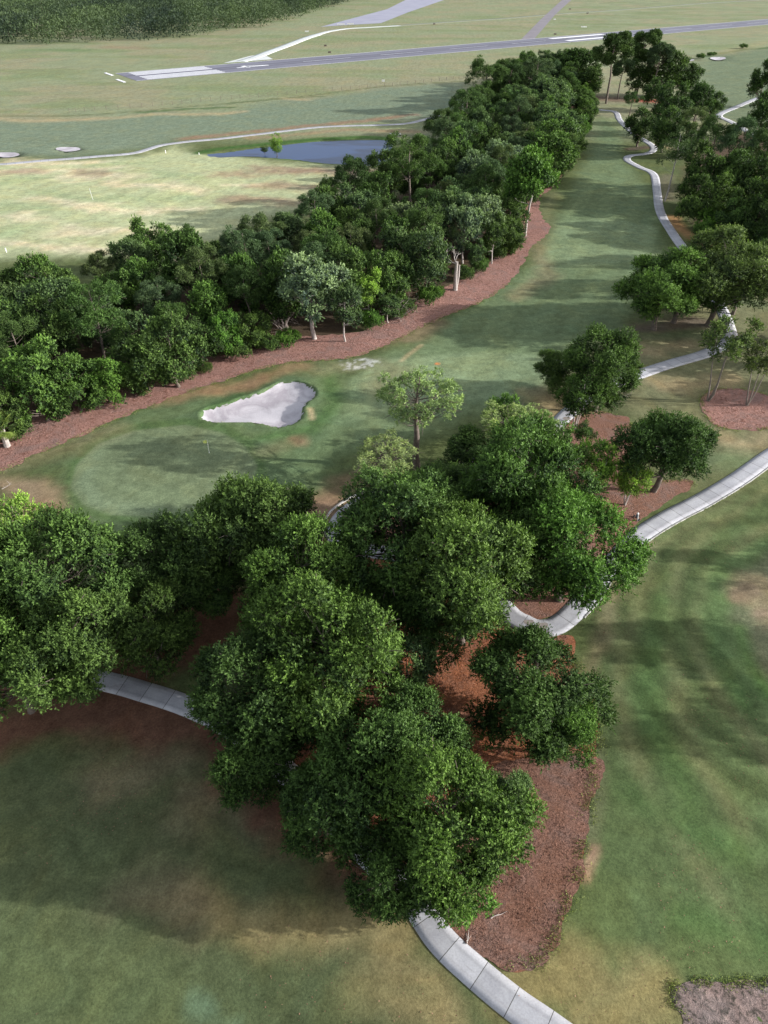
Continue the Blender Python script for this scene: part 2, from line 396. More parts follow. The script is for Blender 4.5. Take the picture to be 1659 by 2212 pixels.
stroke([(432,330),(470,322),(550,313),(683,300),(790,296),(850,300)], 5, np.array((.05, .105, .028)), 1, 3, 2)
stroke([(600,342),(684,350),(763,356),(836,354)], 2, np.array((.06, .11, .035)), 1, 2, 1)
# main fairway and the turf round the green
region([(840,770),(930,720),(1080,620),(1160,560),(1200,480),(1250,380),(1290,300),(1300,250),(1345,290),(1345,350),(1400,400),(1420,480),(1440,560),(1360,640),(1350,760),(1180,830),(1150,880),(1010,900),(880,960),(700,980),(600,960),(700,860)], FAIR, 1, 3, 4)
region([(850,775),(1010,760),(1230,770),(1230,820),(1150,860),(900,870),(700,930),(520,960),(700,850)], PALE, .85, 1.2, 1.5)
region([(1210,480),(1300,470),(1420,490),(1400,560),(1200,580),(1150,600)], PALE, .7, 2, 2)
for q in [[(1200,420),(1400,425)], [(1180,520),(1420,530)], [(1100,640),(1350,640)], [(1000,720),(1350,715)]]: stroke(q, 4, FAIR * .9, .5, 5, 5)
region([(120,1100),(130,1000),(220,920),(420,860),(620,800),(720,790),(760,850),(740,960),(720,1060),(600,1180),(300,1180),(160,1160)], GRN, 1, 5, 4)
region([(140,1065),(150,1000),(200,945),(290,915),(400,903),(495,920),(550,955),(575,1005),(566,1048),(510,1095),(425,1120),(330,1130),(235,1127),(165,1105)], np.array((.078, .126, .050)), .9, .7, .2)
region(GREEN, np.array((.148, .186, .104)), 1, .35, 0, True)
stroke([(200,985),(180,1040),(210,1090),(330,1105)], 2.2, np.array((.20, .26, .16)), .45, 2.5, 1)
stroke([(450,890),(600,800),(700,800),(720,870),(670,925),(560,945)], 2.6, LUSH, .7, 3, 2, .5)
for q in [[(520,830),(600,800),(650,790)], [(470,850),(560,815)], [(350,870),(450,850)]]: stroke(q, 3.4, np.array((.26, .17, .10)), .75, 4, 4, .8)
stroke([(690,800),(780,785),(860,800),(820,840)], 4.5, OLIVE * 1.25, .8, 5, 4, .6)
cx_, cy_ = gp(778, 786); dd_ = np.hypot((X - cx_) / 4.2, (Y - cy_) / 3.6) + (fbm(X * .5, Y * .5, 61) - .5) * 1.2
lay(sm((1 - dd_) * 2) * sm((fbm(X * 2.1, Y * 2.1, 62, 3) - .44) * 7) * .6, np.array((.60, .60, .60)))
stroke([(910,745),(885,765),(868,780)], .8, STRAW, .8, .9, .6); stroke([(945,785)], .8, np.array((.5, .17, .06)), 1, .4, 1)
stroke([(625,944),(645,950)], 1.0, np.array((.26, .16, .10)), .7, 2.4, 3, 1.2); stroke([(600,960),(560,975)], 3, OLIVE, .7, 3, 3)
stroke([(668,885),(672,905)], .9, STRAW, .9, .8, 1)
stroke([(830,740),(900,720),(930,700)], 5, np.array((.20, .15, .10)), .7, 6, 4, .7)
stroke([(0,1060),(60,1060),(80,1110),(30,1110)], 5, np.array((.27, .20, .13)), .9, 4, 5, .8); stroke([(80,1100),(95,1120)], 1.6, RED, .8, 3, 3)
stroke([(0,1020),(120,975),(240,930)], 4, DRY, .6, 5, 3, .5)
for q in [[(640,1080),(720,1110),(660,1120)], [(700,1080),(760,1040)], [(690,1130),(740,1080)]]: stroke(q, 4, np.array((.22, .15, .10)), .8, 4, 4, .8)
stroke([(1160,520),(1180,600),(1120,640)], 4, DRY, .7, 5, 4, .6); stroke([(1190,420),(1180,520)], 4, OLIVE, .6, 5, 4)
# right side
region([(1385,690),(1500,640),(1800,600),(1800,960),(1659,955),(1500,1050),(1420,1040),(1380,900),(1320,880),(1180,860),(1240,780)], OLIVE, 1, 5, 5)
for q in [[(1400,760),(1480,745)], [(1430,830),(1500,825),(1580,820)], [(1550,945),(1600,960),(1650,940)], [(1170,860),(1230,850)], [(1190,890),(1240,870)]]: stroke(q, 4, np.array((.29, .235, .14)), .8, 5, 4, .8)
for q in [[(1240,715),(1480,715)], [(1540,640),(1640,660)], [(1500,990),(1600,990)]]: stroke(q, 5, GRN, .6, 5, 4)
stroke([(1390,708),(1500,695),(1540,700)], 4, np.array((.16, .13, .10)), .9, 3, 3, .6)
stroke([(1450,470),(1470,490),(1500,515),(1530,530)], 3.4, np.array((.33, .19, .09)), .9, 3, 3, .5)
stroke([(1585,240),(1640,235),(1659,250)], 7, np.array((.34, .20, .08)), .9, 6, 5, .6)
stroke([(1440,380),(1440,430)], 5, np.array((.15, .13, .09)), .7, 5, 4)
stroke([(1415,312),(1470,325)], 3, STRAW, .8, 4, 4); stroke([(1365,322),(1400,318)], 5, np.array((.10, .075, .06)), .9, 3, 2)
stroke([(1290,212),(1380,218)], 14, np.array((.17, .12, .09)), .9, 10, 6); stroke([(1385,217),(1428,219)], 9, np.array((.33, .09, .065)), 1, 5, 2)
region([(1500,120),(1659,105),(1800,95),(1800,300),(1650,280),(1560,260),(1480,220),(1500,160)], np.array((.135, .17, .105)), 1, 10, 8)
stroke([(1520,122),(1600,108),(1700,100)], 5, LUSH * .8, .9, 5, 4)
stroke([(1550,118),(1700,80)], 10, STRAW, .4, 16, 8)
# near right fairway
region([(1245,2300),(1200,2080),(1250,1900),(1290,1650),(1260,1400),(1310,1250),(1420,1140),(1540,1080),(1700,960),(2300,900),(2500,2300)], np.array((.086, .120, .050)), 1, 2.5, 2)
for k, q in enumerate([[(1659,1050),(1480,1180),(1420,1350),(1480,1600),(1659,1850)], [(1700,1120),(1540,1210),(1490,1350),(1540,1520),(1700,1680)], [(1659,1010),(1420,1180),(1330,1400),(1380,1700),(1600,2000)]]):
    stroke(q, 1.6, np.array((.165, .165, .085)), .5, 2.2, 3, .5)
for q in [[(1560,1200),(1520,1350),(1600,1530)], [(1420,1300),(1400,1500),(1500,1750)], [(1350,1700),(1500,1800),(1659,1840)], [(1480,1980),(1659,2010)]]: stroke(q, 2.6, LUSH, .55, 3, 3, .6)
region([(1560,1330),(1590,1230),(1680,1190),(1900,1200),(1950,1450),(1750,1500),(1620,1450)], np.array((.175, .185, .110)), .9, 2.5, 3)
for q in [[(1560,1230),(1530,1330),(1580,1450),(1680,1530)], [(1590,1210),(1680,1165)]]: stroke(q, 2.2, np.array((.115, .175, .070)), .75, 2.2, 2)
stroke([(1600,1280),(1630,1260),(1659,1330)], 4.5, np.array((.25, .21, .13)), .9, 3, 4, .7); stroke([(1570,1290),(1600,1270)], 1.6, np.array((.23, .17, .12)), .6, 1.5, 4, 1.5); stroke([(1625,1330),(1659,1325)], .9, np.array((.24, .18, .13)), .7, 1.5, 3, 1.5)
stroke([(1590,1360),(1620,1440),(1659,1500)], 1.6, np.array((.10, .20, .05)), .6, 2, 2)
stroke([(1265,1500),(1290,1400),(1320,1290),(1400,1170)], 1.6, DRY, .7, 2, 2, .8)
stroke([(1280,1830),(1265,1890)], 1.0, np.array((.34, .22, .15)), .9, .9, 1, .5)
stroke([(1150,2120),(1250,2080),(1400,2160),(1300,2212)], 5, np.array((.22, .185, .085)), .85, 4, 3, .9)
stroke([(1290,1600),(1285,1700),(1275,1800)], 1.2, OLIVE, .7, 1.5, 1)
# near left fairway
region([(-600,1560),(-100,1620),(0,1640),(300,1560),(480,1580),(600,1700),(800,1930),(1000,2150),(1200,2400),(-900,2400)], np.array((.080, .095, .047)), 1, 3, 3)
region([(-300,1950),(0,1930),(200,2000),(420,2050),(600,2100),(700,2300),(-400,2300)], np.array((.088, .115, .052)), .9, 6, 5)
for q in [[(430,1930),(520,1960),(600,1985)], [(690,2020),(800,1990),(870,2000)], [(840,2080),(930,2120)], [(780,2140),(960,2190)]]: stroke(q, 2.6, np.array((.25, .205, .10)), .8, 3, 3, .9)
for q in [[(200,1700),(360,1640),(480,1660)], [(400,1740),(520,1720),(600,1780)], [(300,1900),(420,1930)]]: stroke(q, 3.5, np.array((.165, .14, .085)), .7, 4, 5, .8)
for q in [[(0,1800),(140,1830),(300,1850)], [(520,1850),(700,1900)], [(560,2100),(760,2160)], [(0,1700),(100,1680)]]: stroke(q, 3.5, np.array((.078, .102, .048)), .55, 4, 5, .6)
stroke([(460,2140),(520,2190)], 1.5, np.array((.14, .22, .14)), .5, 1.5, 4, 2)
# leaf litter below the trees, its dark tone also painting shade in the grove
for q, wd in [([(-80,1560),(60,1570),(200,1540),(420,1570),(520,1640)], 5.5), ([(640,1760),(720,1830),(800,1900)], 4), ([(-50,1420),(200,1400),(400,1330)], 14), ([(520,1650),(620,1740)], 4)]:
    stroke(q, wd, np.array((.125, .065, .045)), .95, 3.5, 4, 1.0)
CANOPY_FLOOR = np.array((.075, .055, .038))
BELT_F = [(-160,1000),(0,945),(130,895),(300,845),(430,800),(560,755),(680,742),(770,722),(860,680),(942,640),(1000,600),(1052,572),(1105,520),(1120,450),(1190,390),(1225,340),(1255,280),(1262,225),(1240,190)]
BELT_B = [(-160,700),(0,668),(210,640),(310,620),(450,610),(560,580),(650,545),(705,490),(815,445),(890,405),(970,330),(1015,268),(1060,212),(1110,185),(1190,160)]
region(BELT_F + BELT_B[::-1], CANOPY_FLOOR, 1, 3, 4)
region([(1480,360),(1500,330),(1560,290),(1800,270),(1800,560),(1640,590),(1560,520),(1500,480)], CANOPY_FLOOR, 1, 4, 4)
# the nap left by the mowers: arcs round the right hand green, straight passes up the fairway
ax_, ay_ = gp(1760, 1340); ra = np.hypot(X - ax_, (Y - ay_) * .9) + wx * 3
arc = np.clip((X - gp(1290, 1500)[0]) / 4, 0, 1) * np.clip((ra - 9) / 3, 0, 1) * np.clip((34 - ra) / 8, 0, 1) * (Y < 78)
C *= (1 + .17 * np.tanh(2.0 * np.sin(ra * 2 * math.pi / 3.6)) * arc * (.4 + fine))[:, None]
fd = P([(760, 960), (1290, 300)]); fx_, fy_ = fd[1][0] - fd[0][0], fd[1][1] - fd[0][1]; fl_ = math.hypot(fx_, fy_)
ac = ((X - fd[0][0]) * fy_ - (Y - fd[0][1]) * fx_) / fl_ + wx * 1.5
inb = (Y > 85) & (Y < 260)
C *= (1 + .05 * np.tanh(3 * np.sin(ac * 2 * math.pi / 7.5)) * inb)[:, None]
rr = (1 + (fbm(X * 1.3, Y * 1.3, 77, 3) - .5) * .35)
C = np.clip(C * rr[:, None], 0, 1)
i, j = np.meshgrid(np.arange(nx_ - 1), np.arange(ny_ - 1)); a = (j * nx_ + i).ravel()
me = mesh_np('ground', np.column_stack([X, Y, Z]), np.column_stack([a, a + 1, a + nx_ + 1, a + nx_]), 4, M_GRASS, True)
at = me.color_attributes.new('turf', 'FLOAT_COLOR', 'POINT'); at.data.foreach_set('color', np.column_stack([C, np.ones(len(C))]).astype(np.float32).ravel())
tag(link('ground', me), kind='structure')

# water, bunkers, beds
bb = np.array(POND)
pm = MB(); x0, y0 = bb.min(0) - 4; x1, y1 = bb.max(0) + 4; pcx, pcy = (x0 + x1) / 2, (y0 + y1) / 2
zw = float(hgt(pcx, pcy))
zw = float(np.min(hgt(bb[:, 0], bb[:, 1]))) - .30
pw = resample(POND, 3); cc = pw.mean(0); pw = cc + (pw - cc) * 1.03
tag(link('pond_water', mesh_py('pond_water', np.column_stack([pw, np.full(len(pw), zw)]), [tuple(range(len(pw)))], M_WATER)), kind='structure')
def bz(d, V): return -.35 * sm(d / .9) - .55 * sm(d / 4.0) + .10 * (fbm(V[:, 0] * .5, V[:, 1] * .5, 3) - .5) + .10 * sm(1 - d / .8)
for k, bp in enumerate(BUNKS):
    big_ = k == 0
    o = drape('bunker_sand', bp, .02, M_SAND, .6 if big_ else 2.0, .35 if big_ else 1.5, .22 if big_ else .3, bz if big_ else (lambda d, V: -.25 * sm(d / 3)), seed=k)
S = 'structure'
M1 = [(-150,1090),(0,1022),(60,990),(150,952),(250,908),(340,872),(430,838),(500,818),(580,792),(660,780),(760,772),(830,748),(900,712),(960,684),(1040,652),(1100,612),(1130,572),(1145,535),(1180,508),(1190,490),(1172,470),(1166,430),(1200,400),(1215,375),(1180,385),(1150,400),(1120,440),(1105,490),(1085,540),(1040,580),(960,620),(870,670),(780,715),(680,725),(560,735),(430,780),(300,828),(130,880),(0,930),(-150,985)]
drape('mulch_bed', P(M1), .035, M_MULCH2, 1.3, .45, .9, seed=4)
drape('mulch_bed', P([(1110,2098),(1165,2075),(1195,2030),(1210,1985),(1240,1925),(1262,1820),(1272,1740),(1288,1640),(1290,1580),(1270,1480),(1240,1430),(1246,1385),(1225,1372),(1160,1380),(1080,1345),(960,1250),(860,1215),(760,1195),(700,1160),(690,1150),(660,1190),(610,1240),(590,1330),(560,1440),(520,1520),(560,1600),(700,1720),(880,1900),(950,1985),(1000,2030),(1050,2070)]), .035, M_MULCH, 1.0, .3, .55, seed=8)
drape('mulch_bed', P([(1110,2104),(1168,2082),(1201,2034),(1216,1988),(1247,1928),(1269,1822),(1279,1742),(1297,1640),(1180,1640),(1090,1650),(1000,1700),(900,1800),(880,1900),(950,1985),(1000,2030),(1050,2068)]), .045, M_MULCH3, .7, .3, .6, seed=31)
drape('mulch_bed', P([(1110,1310),(1150,1336),(1190,1334),(1225,1312),(1262,1265),(1330,1180),(1385,1125),(1440,1085),(1500,1048),(1480,1035),(1430,1040),(1400,1045),(1380,1000),(1365,950),(1360,905),(1330,895),(1290,890),(1245,900),(1215,930),(1190,960),(1100,1005),(900,1075),(770,1120),(770,1160),(900,1190),(1010,1250)]), .035, M_MULCH3, 1.0, .35, .5, seed=12)
drape('mulch_bed', P([(1513,866),(1530,846),(1573,839),(1626,844),(1659,856),(1700,880),(1690,925),(1659,926),(1619,930),(1573,927),(1535,912)]), .035, M_MULCH2, 1.0, .35, .4, seed=15)
drape('bare_ground', P([(1450,2132),(1500,2120),(1560,2127),(1600,2120),(1640,2125),(1720,2110),(1740,2300),(1490,2300),(1478,2200),(1455,2170)]), .03, M_BARE, .4, .15, .35, lambda d, V: .25 * (fbm(V[:, 0] * 1.6, V[:, 1] * 1.6, 3, 3) - .35) * sm(d / .6), seed=21)

# paths
ribbon('path', P([(1800,905),(1720,950),(1659,988),(1593,1035),(1525,1076),(1457,1111),(1405,1141),(1374,1163),(1352,1187),(1329,1211),(1304,1236),(1289,1259),(1271,1286),(1252,1307),(1234,1327),(1214,1344),(1194,1355),(1175,1358),(1151,1355),(1131,1345),(1108,1333),(1060,1290),(960,1232),(860,1200),(780,1188),(736,1170),(727,1146),(742,1116),(780,1088),(850,1060),(950,1030),(1060,990),(1140,960),(1197,922),(1227,893),(1260,865),(1320,832),(1390,806),(1460,783),(1530,762),(1575,735),(1572,700),(1552,655),(1520,600),(1490,555),(1463,519),(1447,495),(1431,469),(1423,445),(1420,419),(1417,395),(1413,379),(1403,370),(1385,363),(1365,353),(1355,346),(1356,339),(1368,335.5),(1393,332.7),(1409,327),(1412,319),(1404,311),(1391,303),(1368,288),(1346,268),(1337,257),(1332,245),(1322,240),(1300,238),(1272,234)]), 2.6, .07, M_CONC, .6, .15, wob=.02)
ribbon('path', P([(60,1445),(130,1452),(199,1466),(232,1473),(272,1483),(312,1495),(355,1508),(398,1523),(438,1540),(471,1556),(540,1600),(620,1670),(720,1770),(820,1870),(872,1922),(906,1964),(942,2017),(975,2054),(1015,2090),(1065,2133),(1121,2177),(1178,2216),(1260,2275),(1370,2350),(1520,2440),(1720,2540)]), 2.35, .07, M_CONC, .5, .15, wob=.02)
ribbon('path', P([(-80,360),(0,355),(83,348),(199,339),(282,332),(318,323),(348,314),(398,307),(464,301),(550,291),(617,283),(683,275.5),(750,272),(833,270),(882,266.5),(919,258),(960,248)]), 2.8, .06, M_CONC, 2, .12)
ribbon('path', P([(1700,195),(1659,206),(1632,214),(1589,232),(1560,244),(1554,252),(1573,260.5),(1603,277),(1640,300)]), 3.0, .06, M_CONC, 2, .12)
ribbon('kerb', P([(738,1172),(728,1155),(724,1138),(733,1114),(765,1090),(800,1075)]), .22, .22, M_CURB, .4, .22, off=-1.42)
ribbon('kerb', P([(1700,962),(1659,988),(1593,1035),(1525,1076),(1457,1111),(1405,1141),(1374,1163),(1352,1187),(1329,1211),(1304,1236),(1289,1259),(1271,1286),(1252,1307),(1238,1322)]), .16, .12, M_CURB, .4, .15, off=-1.45)

# airfield
A = np.array(gp(249, 158.6)); B = np.array(gp(1560, 49.5)); dv = (B - A) / np.linalg.norm(B - A); nv = np.array((dv[1], -dv[0]))
Cn = np.array(gp(275.4, 174)); WR = abs(float(np.dot(Cn - A, nv))) * 1.15
def quad(name, u0, u1, v0, v1, z, m, par=None, thick=0):
    c = [A + dv * u + nv * v for u, v in ((u0, v0), (u1, v0), (u1, v1), (u0, v1))]
    V = [(p[0], p[1], z) for p in c]; return V
def rects(name, rs, z, m, kind='structure'):
    V = []; F = []
    for r in rs:
        q = quad('', *r, z, None); b = len(V); V += q; F.append((b + 3, b + 2, b + 1, b) if np.cross(dv, nv) < 0 else (b, b + 1, b + 2, b + 3))
    return tag(link(name, mesh_py(name, V, F, m)), kind=kind)
rects('runway', [(0, 1500, 0, WR)], .08, M_ASPH)
L0, L1 = 7.0, 55.0
bars = []
bw = WR * .056
for k in range(4):
    v = WR * .07 + k * bw * 1.8; bars += [(L0, L1, v, v + bw)]
    v2 = WR - v; bars += [(L0, L1, v2 - bw, v2)]
edges_ = [(0, 1500, .2, .9), (0, 1500, WR - .9, WR - .2)]
dash = [(L1 + 62 + k * 61, L1 + 62 + k * 61 + 36.6, WR / 2 - .25, WR / 2 + .25) for k in range(22)]
rects('runway_marking', bars + edges_ + dash, .11, M_PAINT)
M_RUB = simple('rubber_marks', (.105, .105, .135), (.14, .14, .175), .05)
rects('runway_wear', [(0.5, 420, WR * .36, WR * .46), (20, 380, WR * .55, WR * .64), (520, 900, WR * .40, WR * .47)], .095, M_RUB)
# aiming points
U1 = float(np.dot(np.array(gp(1190, 84)) - A, dv)); 
rects('runway_marking', [(U1, U1 + 62, WR * .17, WR * .33), (U1, U1 + 62, WR * .67, WR * .83)], .115, M_PAINT)
# the painted numeral 4, read by a pilot coming from the left end
def num(pts_): return [(A + dv * (L1 + 14 + u) + nv * v) for u, v in pts_]
VV = []; FF = []
cv = WR * .5
for strip in ([(0, cv + 1), (22, cv + 1), (22, cv + 2.9), (0, cv + 2.9)], [(5.2, cv - 4), (8.2, cv - 4), (8.2, cv + 4.6), (5.2, cv + 4.6)], [(8.2, cv - 4), (10.6, cv - 4), (22, cv + .95), (18, cv + .98)]):
    b0 = len(VV); VV += [(p[0], p[1], .112) for p in num(strip)]; FF.append((b0 + 3, b0 + 2, b0 + 1, b0))
me = mesh_py('runway_numeral', VV, FF, M_PAINT); tag(link('runway_marking', me), kind='structure')
ribbon('taxi_strip', P([(520,133),(551,124),(585,111),(617,99.5),(660,83),(685,75)]), 8, .06, M_TAXIC, 6, .05)
ribbon('taxi_strip', P([(683,75.6),(710,68),(750,62),(800,59),(863,55.4)]), 6.5, .055, M_TAXIC, 6, .05, wob=.1)
def flat(name, px, z, m):
    p = [gp(*q) for q in px]; return tag(link(name, mesh_py(name, [(a_[0], a_[1], z) for a_ in p], [tuple(range(len(p)))], m)), kind='structure')
flat('taxi_strip', [(482,136.5),(540,121),(560,118),(578,122),(590,128)], .05, M_TAXIC)
flat('apron', [(693,58),(736,55),(823,50),(882,26.5),(959,0),(1010,-20),(940,-20),(876,0),(836,20),(760,40)], .04, M_APRON)
flat('taxiway', [(1125,86),(1155,83),(1198,33),(1234,0),(1260,-22),(1242,-22),(1214,0),(1168,42)], .045, M_TAXI)
ribbon('dirt_track', P([(863,55),(980,47),(1101,39),(1208,30),(1340,21.6),(1506,8.3),(1659,-1),(1750,-8)]), 9, .035, M_TRACK, 8, .03)

# ------------------------------------------------------------------ foliage builder
def norm(v): return v / (np.linalg.norm(v, axis=-1, keepdims=True) + 1e-9)
def leaf_quads(P0, D, L, Wd, rg, up=.7, face=None):
    n = len(P0); rnd = norm(rg.normal(size=(n, 3)))
    ref = norm(np.array((0, 0, 1.0)) * up + rnd * (1.0)) if face is None else norm(face + rnd * .62 + np.array((0, 0, .25)))
    side = norm(np.cross(D, ref)) * (Wd / 2)[:, None]
    mid = P0 + D * (L * .5)[:, None]; tip = P0 + D * L[:, None]
    V = np.stack([P0, mid + side, tip, mid - side], 1).reshape(-1, 3)
    return V
def blobs_oak(rg, Rr, hc, n, squash=.72, low=-.45, rmin=.62, lob=.22, br=(.24, .34), boughs=0):
    if boughs:
        k = np.arange(boughs) + .5; z = 1 - (1 - low) * k / boughs; ph = k * 2.39996 + rg.uniform(0, 6); s = np.sqrt(np.maximum(0, 1 - z * z))
        B = norm(np.stack([s * np.cos(ph), s * np.sin(ph), z], 1) + rg.normal(size=(boughs, 3)) * .22) * (Rr * rg.uniform(.40, .80, boughs))[:, None]
        br_ = Rr * rg.uniform(.21, .40, boughs); cs = []; rs = []
        per = max(3, n // boughs)
        for b0, r_ in zip(B, br_):
            d = norm(rg.normal(size=(per, 3)) + norm(b0[None]) * .9 + (0, 0, .25)); cs.append(b0 + d * (r_ * rg.uniform(.65, 1.0, per))[:, None]); rs.append(Rr * rg.uniform(*br, per) * .62)
        c = np.concatenate(cs); c[:, 2] *= squash; c[:, 2] += hc; return c, np.concatenate(rs), c
    k = np.arange(n) + .5; z = 1 - (1 - low) * k / n; ph = k * 2.39996 + rg.uniform(0, 6)
    s = np.sqrt(np.maximum(0, 1 - z * z)); d = np.stack([s * np.cos(ph), s * np.sin(ph), z], 1); d = norm(d + rg.normal(size=d.shape) * .16)
    lobe = np.ones(n)
    for _ in range(6):
        a = norm(rg.normal(size=3)); lobe += lob * np.maximum(0, d @ a) ** 3 * rg.choice([-1.2, 1])
    rad = Rr * rg.uniform(rmin, .88, n) * np.clip(lobe, .55, 1.3)
    c = d * rad[:, None]; c[:, 2] *= squash; c[:, 2] += hc
    return c, Rr * rg.uniform(*br, n), d
def crown_mesh(name, cs, rs, rg, twigs, nl, LL, LW, TL, mat_, tuft=False, center=None, flat_=.9, outer=.35, upb=.45):
    Vs = []; Ts = []
    ctr = cs.mean(0) if center is None else np.array(center)
    for c, r in zip(cs, rs):
        m = max(4, int(twigs * (r / np.mean(rs)) ** 2))
        d = norm(rg.normal(size=(m, 3)) + norm((c - ctr)[None]) * outer + np.array((0, 0, upb * .6)))
        rad_ = rg.uniform(.35, .95, m); o = c + d * (r * rad_)[:, None] * np.array((1, 1, flat_))
        td = norm(d + np.array((0, 0, upb)) + rg.normal(size=(m, 3)) * .3); tl = TL * rg.uniform(.6, 1.25, m)
        bt = rg.uniform(-.08, .45)
        if tuft:      # needle tufts: blades burst from one point
            o2 = np.repeat(o + td * tl[:, None], nl, 0); dd = norm(np.repeat(td, nl, 0) * .8 + rg.normal(size=(m * nl, 3)) * .75)
            Vs.append(leaf_quads(o2, dd, LL * rg.uniform(.7, 1.2, m * nl), np.full(m * nl, LW), rg, face=np.repeat(d, nl, 0)))
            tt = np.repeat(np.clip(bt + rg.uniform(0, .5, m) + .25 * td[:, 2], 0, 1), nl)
        else:
            fr_ = np.tile((np.arange(nl) + .5) / nl, m)
            o2 = np.repeat(o, nl, 0) + np.repeat(td * tl[:, None], nl, 0) * fr_[:, None]
            dd = norm(np.repeat(td, nl, 0) * .65 + rg.normal(size=(m * nl, 3)) * .62)
            Vs.append(leaf_quads(o2, dd, LL * rg.uniform(.65, 1.2, m * nl), LW * rg.uniform(.8, 1.2, m * nl), rg, face=np.repeat(norm(d * 1.0 + norm((c - ctr)[None]) * .35), nl, 0)))
            tt = np.clip(np.repeat(bt + (rad_ - .65) * .75 + .22 * d[:, 2] + rg.uniform(-.06, .16, m), nl) + (fr_ - .3) * .45 + rg.uniform(-.08, .08, m * nl), 0, 1)  # twig tips lighter as new growth; clump tops lit and insides shaded in colour
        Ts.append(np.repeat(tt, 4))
    V = np.concatenate(Vs); T = np.concatenate(Ts).astype(np.float32)
    me = mesh_np(name, V, np.arange(len(V)).reshape(-1, 4), 4, mat_)
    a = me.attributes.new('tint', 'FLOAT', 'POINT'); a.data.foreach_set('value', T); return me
def trunk_mesh(name, cs, rg, hfork, r0, mat_, stems=1, lean=0., every=1, spread=.6, twig=None, top=None, thick=.42):
    """trunk with one or more leaders; every limb leaves the leader nearest to the foliage it carries"""
    mb = MB(); L = []; zt_ = float(cs[:, 2].max()); zm = float(cs[:, 2].mean())
    for k in range(stems):
        a = k * 6.283 / stems + rg.uniform(-.4, .4); o = spread if stems > 1 else 0
        b0 = np.array((o * .3 * math.cos(a), o * .3 * math.sin(a), -.4)); f = np.array((o * math.cos(a), o * math.sin(a), hfork)) + rg.normal(size=3) * (.2, .2, 0)
        e = np.array((o * 3.4 * math.cos(a), o * 3.4 * math.sin(a), (top[2] if top is not None else zm * .45 + zt_ * .5))); r_ = r0 / math.sqrt(stems)
        mid = (f + e) / 2 + rg.normal(size=3) * (.35, .35, .1)
        mb.tube([b0, b0 + (0, 0, .6), (b0 + f) / 2 + rg.normal(size=3) * .1, f, mid, e], [r_ * 1.6, r_ * 1.08, r_ * .95, r_ * .82, r_ * .5, r_ * .16], 8)
        for q in np.linspace(0, 1, 9): L.append((f * (1 - q) + mid * q if q < .5 else 0, 0)) if False else None
        for q in np.linspace(0, .95, 10):
            p = f + (mid - f) * (q / .5) if q < .5 else mid + (e - mid) * ((q - .5) / .5); L.append((p, r_ * (.82 - .64 * q)))
    LP = np.array([p for p, _ in L])
    for c in cs[::every]:
        hd = np.hypot(LP[:, 0] - c[0], LP[:, 1] - c[1]); want = c[2] - hd * .55
        k = int(np.argmin(np.abs(LP[:, 2] - want) + hd * .25)); s0, rl = L[k]; rs_ = rl * thick
        mid = s0 * .5 + c * .5 + np.array((0, 0, -.06 * np.linalg.norm(c - s0))) + rg.normal(size=3) * .18
        mb.tube([s0, mid, c], [rs_, rs_ * .6, rs_ * .2], 5, False)
        for _ in range(2):
            e = c + norm(rg.normal(size=3) + (0, 0, .4)) * rg.uniform(.6, 1.1); mb.tube([c, e], [rs_ * .25, .015], 3, False)
        if rg.random() < .22:
            od = norm(c - np.array((0, 0, zm)) + rg.normal(size=3) * .8); e = c + od * rg.uniform(1.1, 1.6); mb.tube([c, (c + e) / 2 + rg.normal(size=3) * .08, e], [.05, .035, .018], 3, False)
    return mesh_py(name, mb.V, mb.F, mat_, True)
class Proto:
    def __init__(s, kind, crown, trunk, hc, Rr=5.0): s.kind, s.crown, s.trunk, s.hc, s.R = kind, crown, trunk, hc, Rr
PR = {}
def oak(key, seed, n, twigs, nl, LL, LW, TL, hc=6.3, kind='oak_tree', barkm=None, squash=.72, lob=.3, r0=.33, stems=1, rmin=.6, br=(.22, .33), low=-.45, hf=2.6, boughs=0):
    rg = np.random.default_rng(seed); cs, rs, d = blobs_oak(rg, 5.0, hc, n, squash, low, rmin, lob, br, boughs)
    ins = rg.normal(size=(max(4, n // 14), 3)) * (1.3, 1.3, .8) + (0, 0, hc - .2); cs2 = np.concatenate([cs, ins]); rs2 = np.concatenate([rs, np.full(len(ins), 1.3)])
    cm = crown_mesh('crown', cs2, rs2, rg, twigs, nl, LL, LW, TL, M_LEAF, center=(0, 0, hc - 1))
    PR[key] = Proto(kind, cm, trunk_mesh('trunk', cs, rg, hf, r0, barkm or M_BARK, stems, every=2 if len(cs) > 60 else 1), hc)
def pine(key, seed, n, twigs, nl, LL, LW, hc=10.5, h=13, squash=.8, barkm=None, rmin=.35, br=(.17, .26), low=-.2, lob=.3, every=1, r0=.24, hf=5.0, TL=.12, boughs=0):
    rg = np.random.default_rng(seed); cs, rs, d = blobs_oak(rg, 5.0, hc, n, squash, low, rmin, lob, br, boughs)
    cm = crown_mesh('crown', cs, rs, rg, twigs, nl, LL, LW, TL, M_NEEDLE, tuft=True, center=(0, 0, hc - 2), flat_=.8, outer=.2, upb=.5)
    PR[key] = Proto('pine_tree', cm, trunk_mesh('trunk', cs, rg, hf, r0, barkm or M_BARK, 1, every=every, top=np.array((.1, .1, hc + 5 * squash * .75)), thick=.26), hc)
for k in range(5): oak('hero%d' % k, 100 + k, 120, 62, 9, .23, .105, .6, lob=.45, boughs=13 + k, low=-.75, squash=.85, hf=2.2, br=(.24, .36))
for k in range(5): oak('mid%d' % k, 200 + k, 84, 24, 7, .42, .22, .75, hc=6.6, squash=1.05, lob=.4, boughs=11 + k, low=-.85, hf=2)
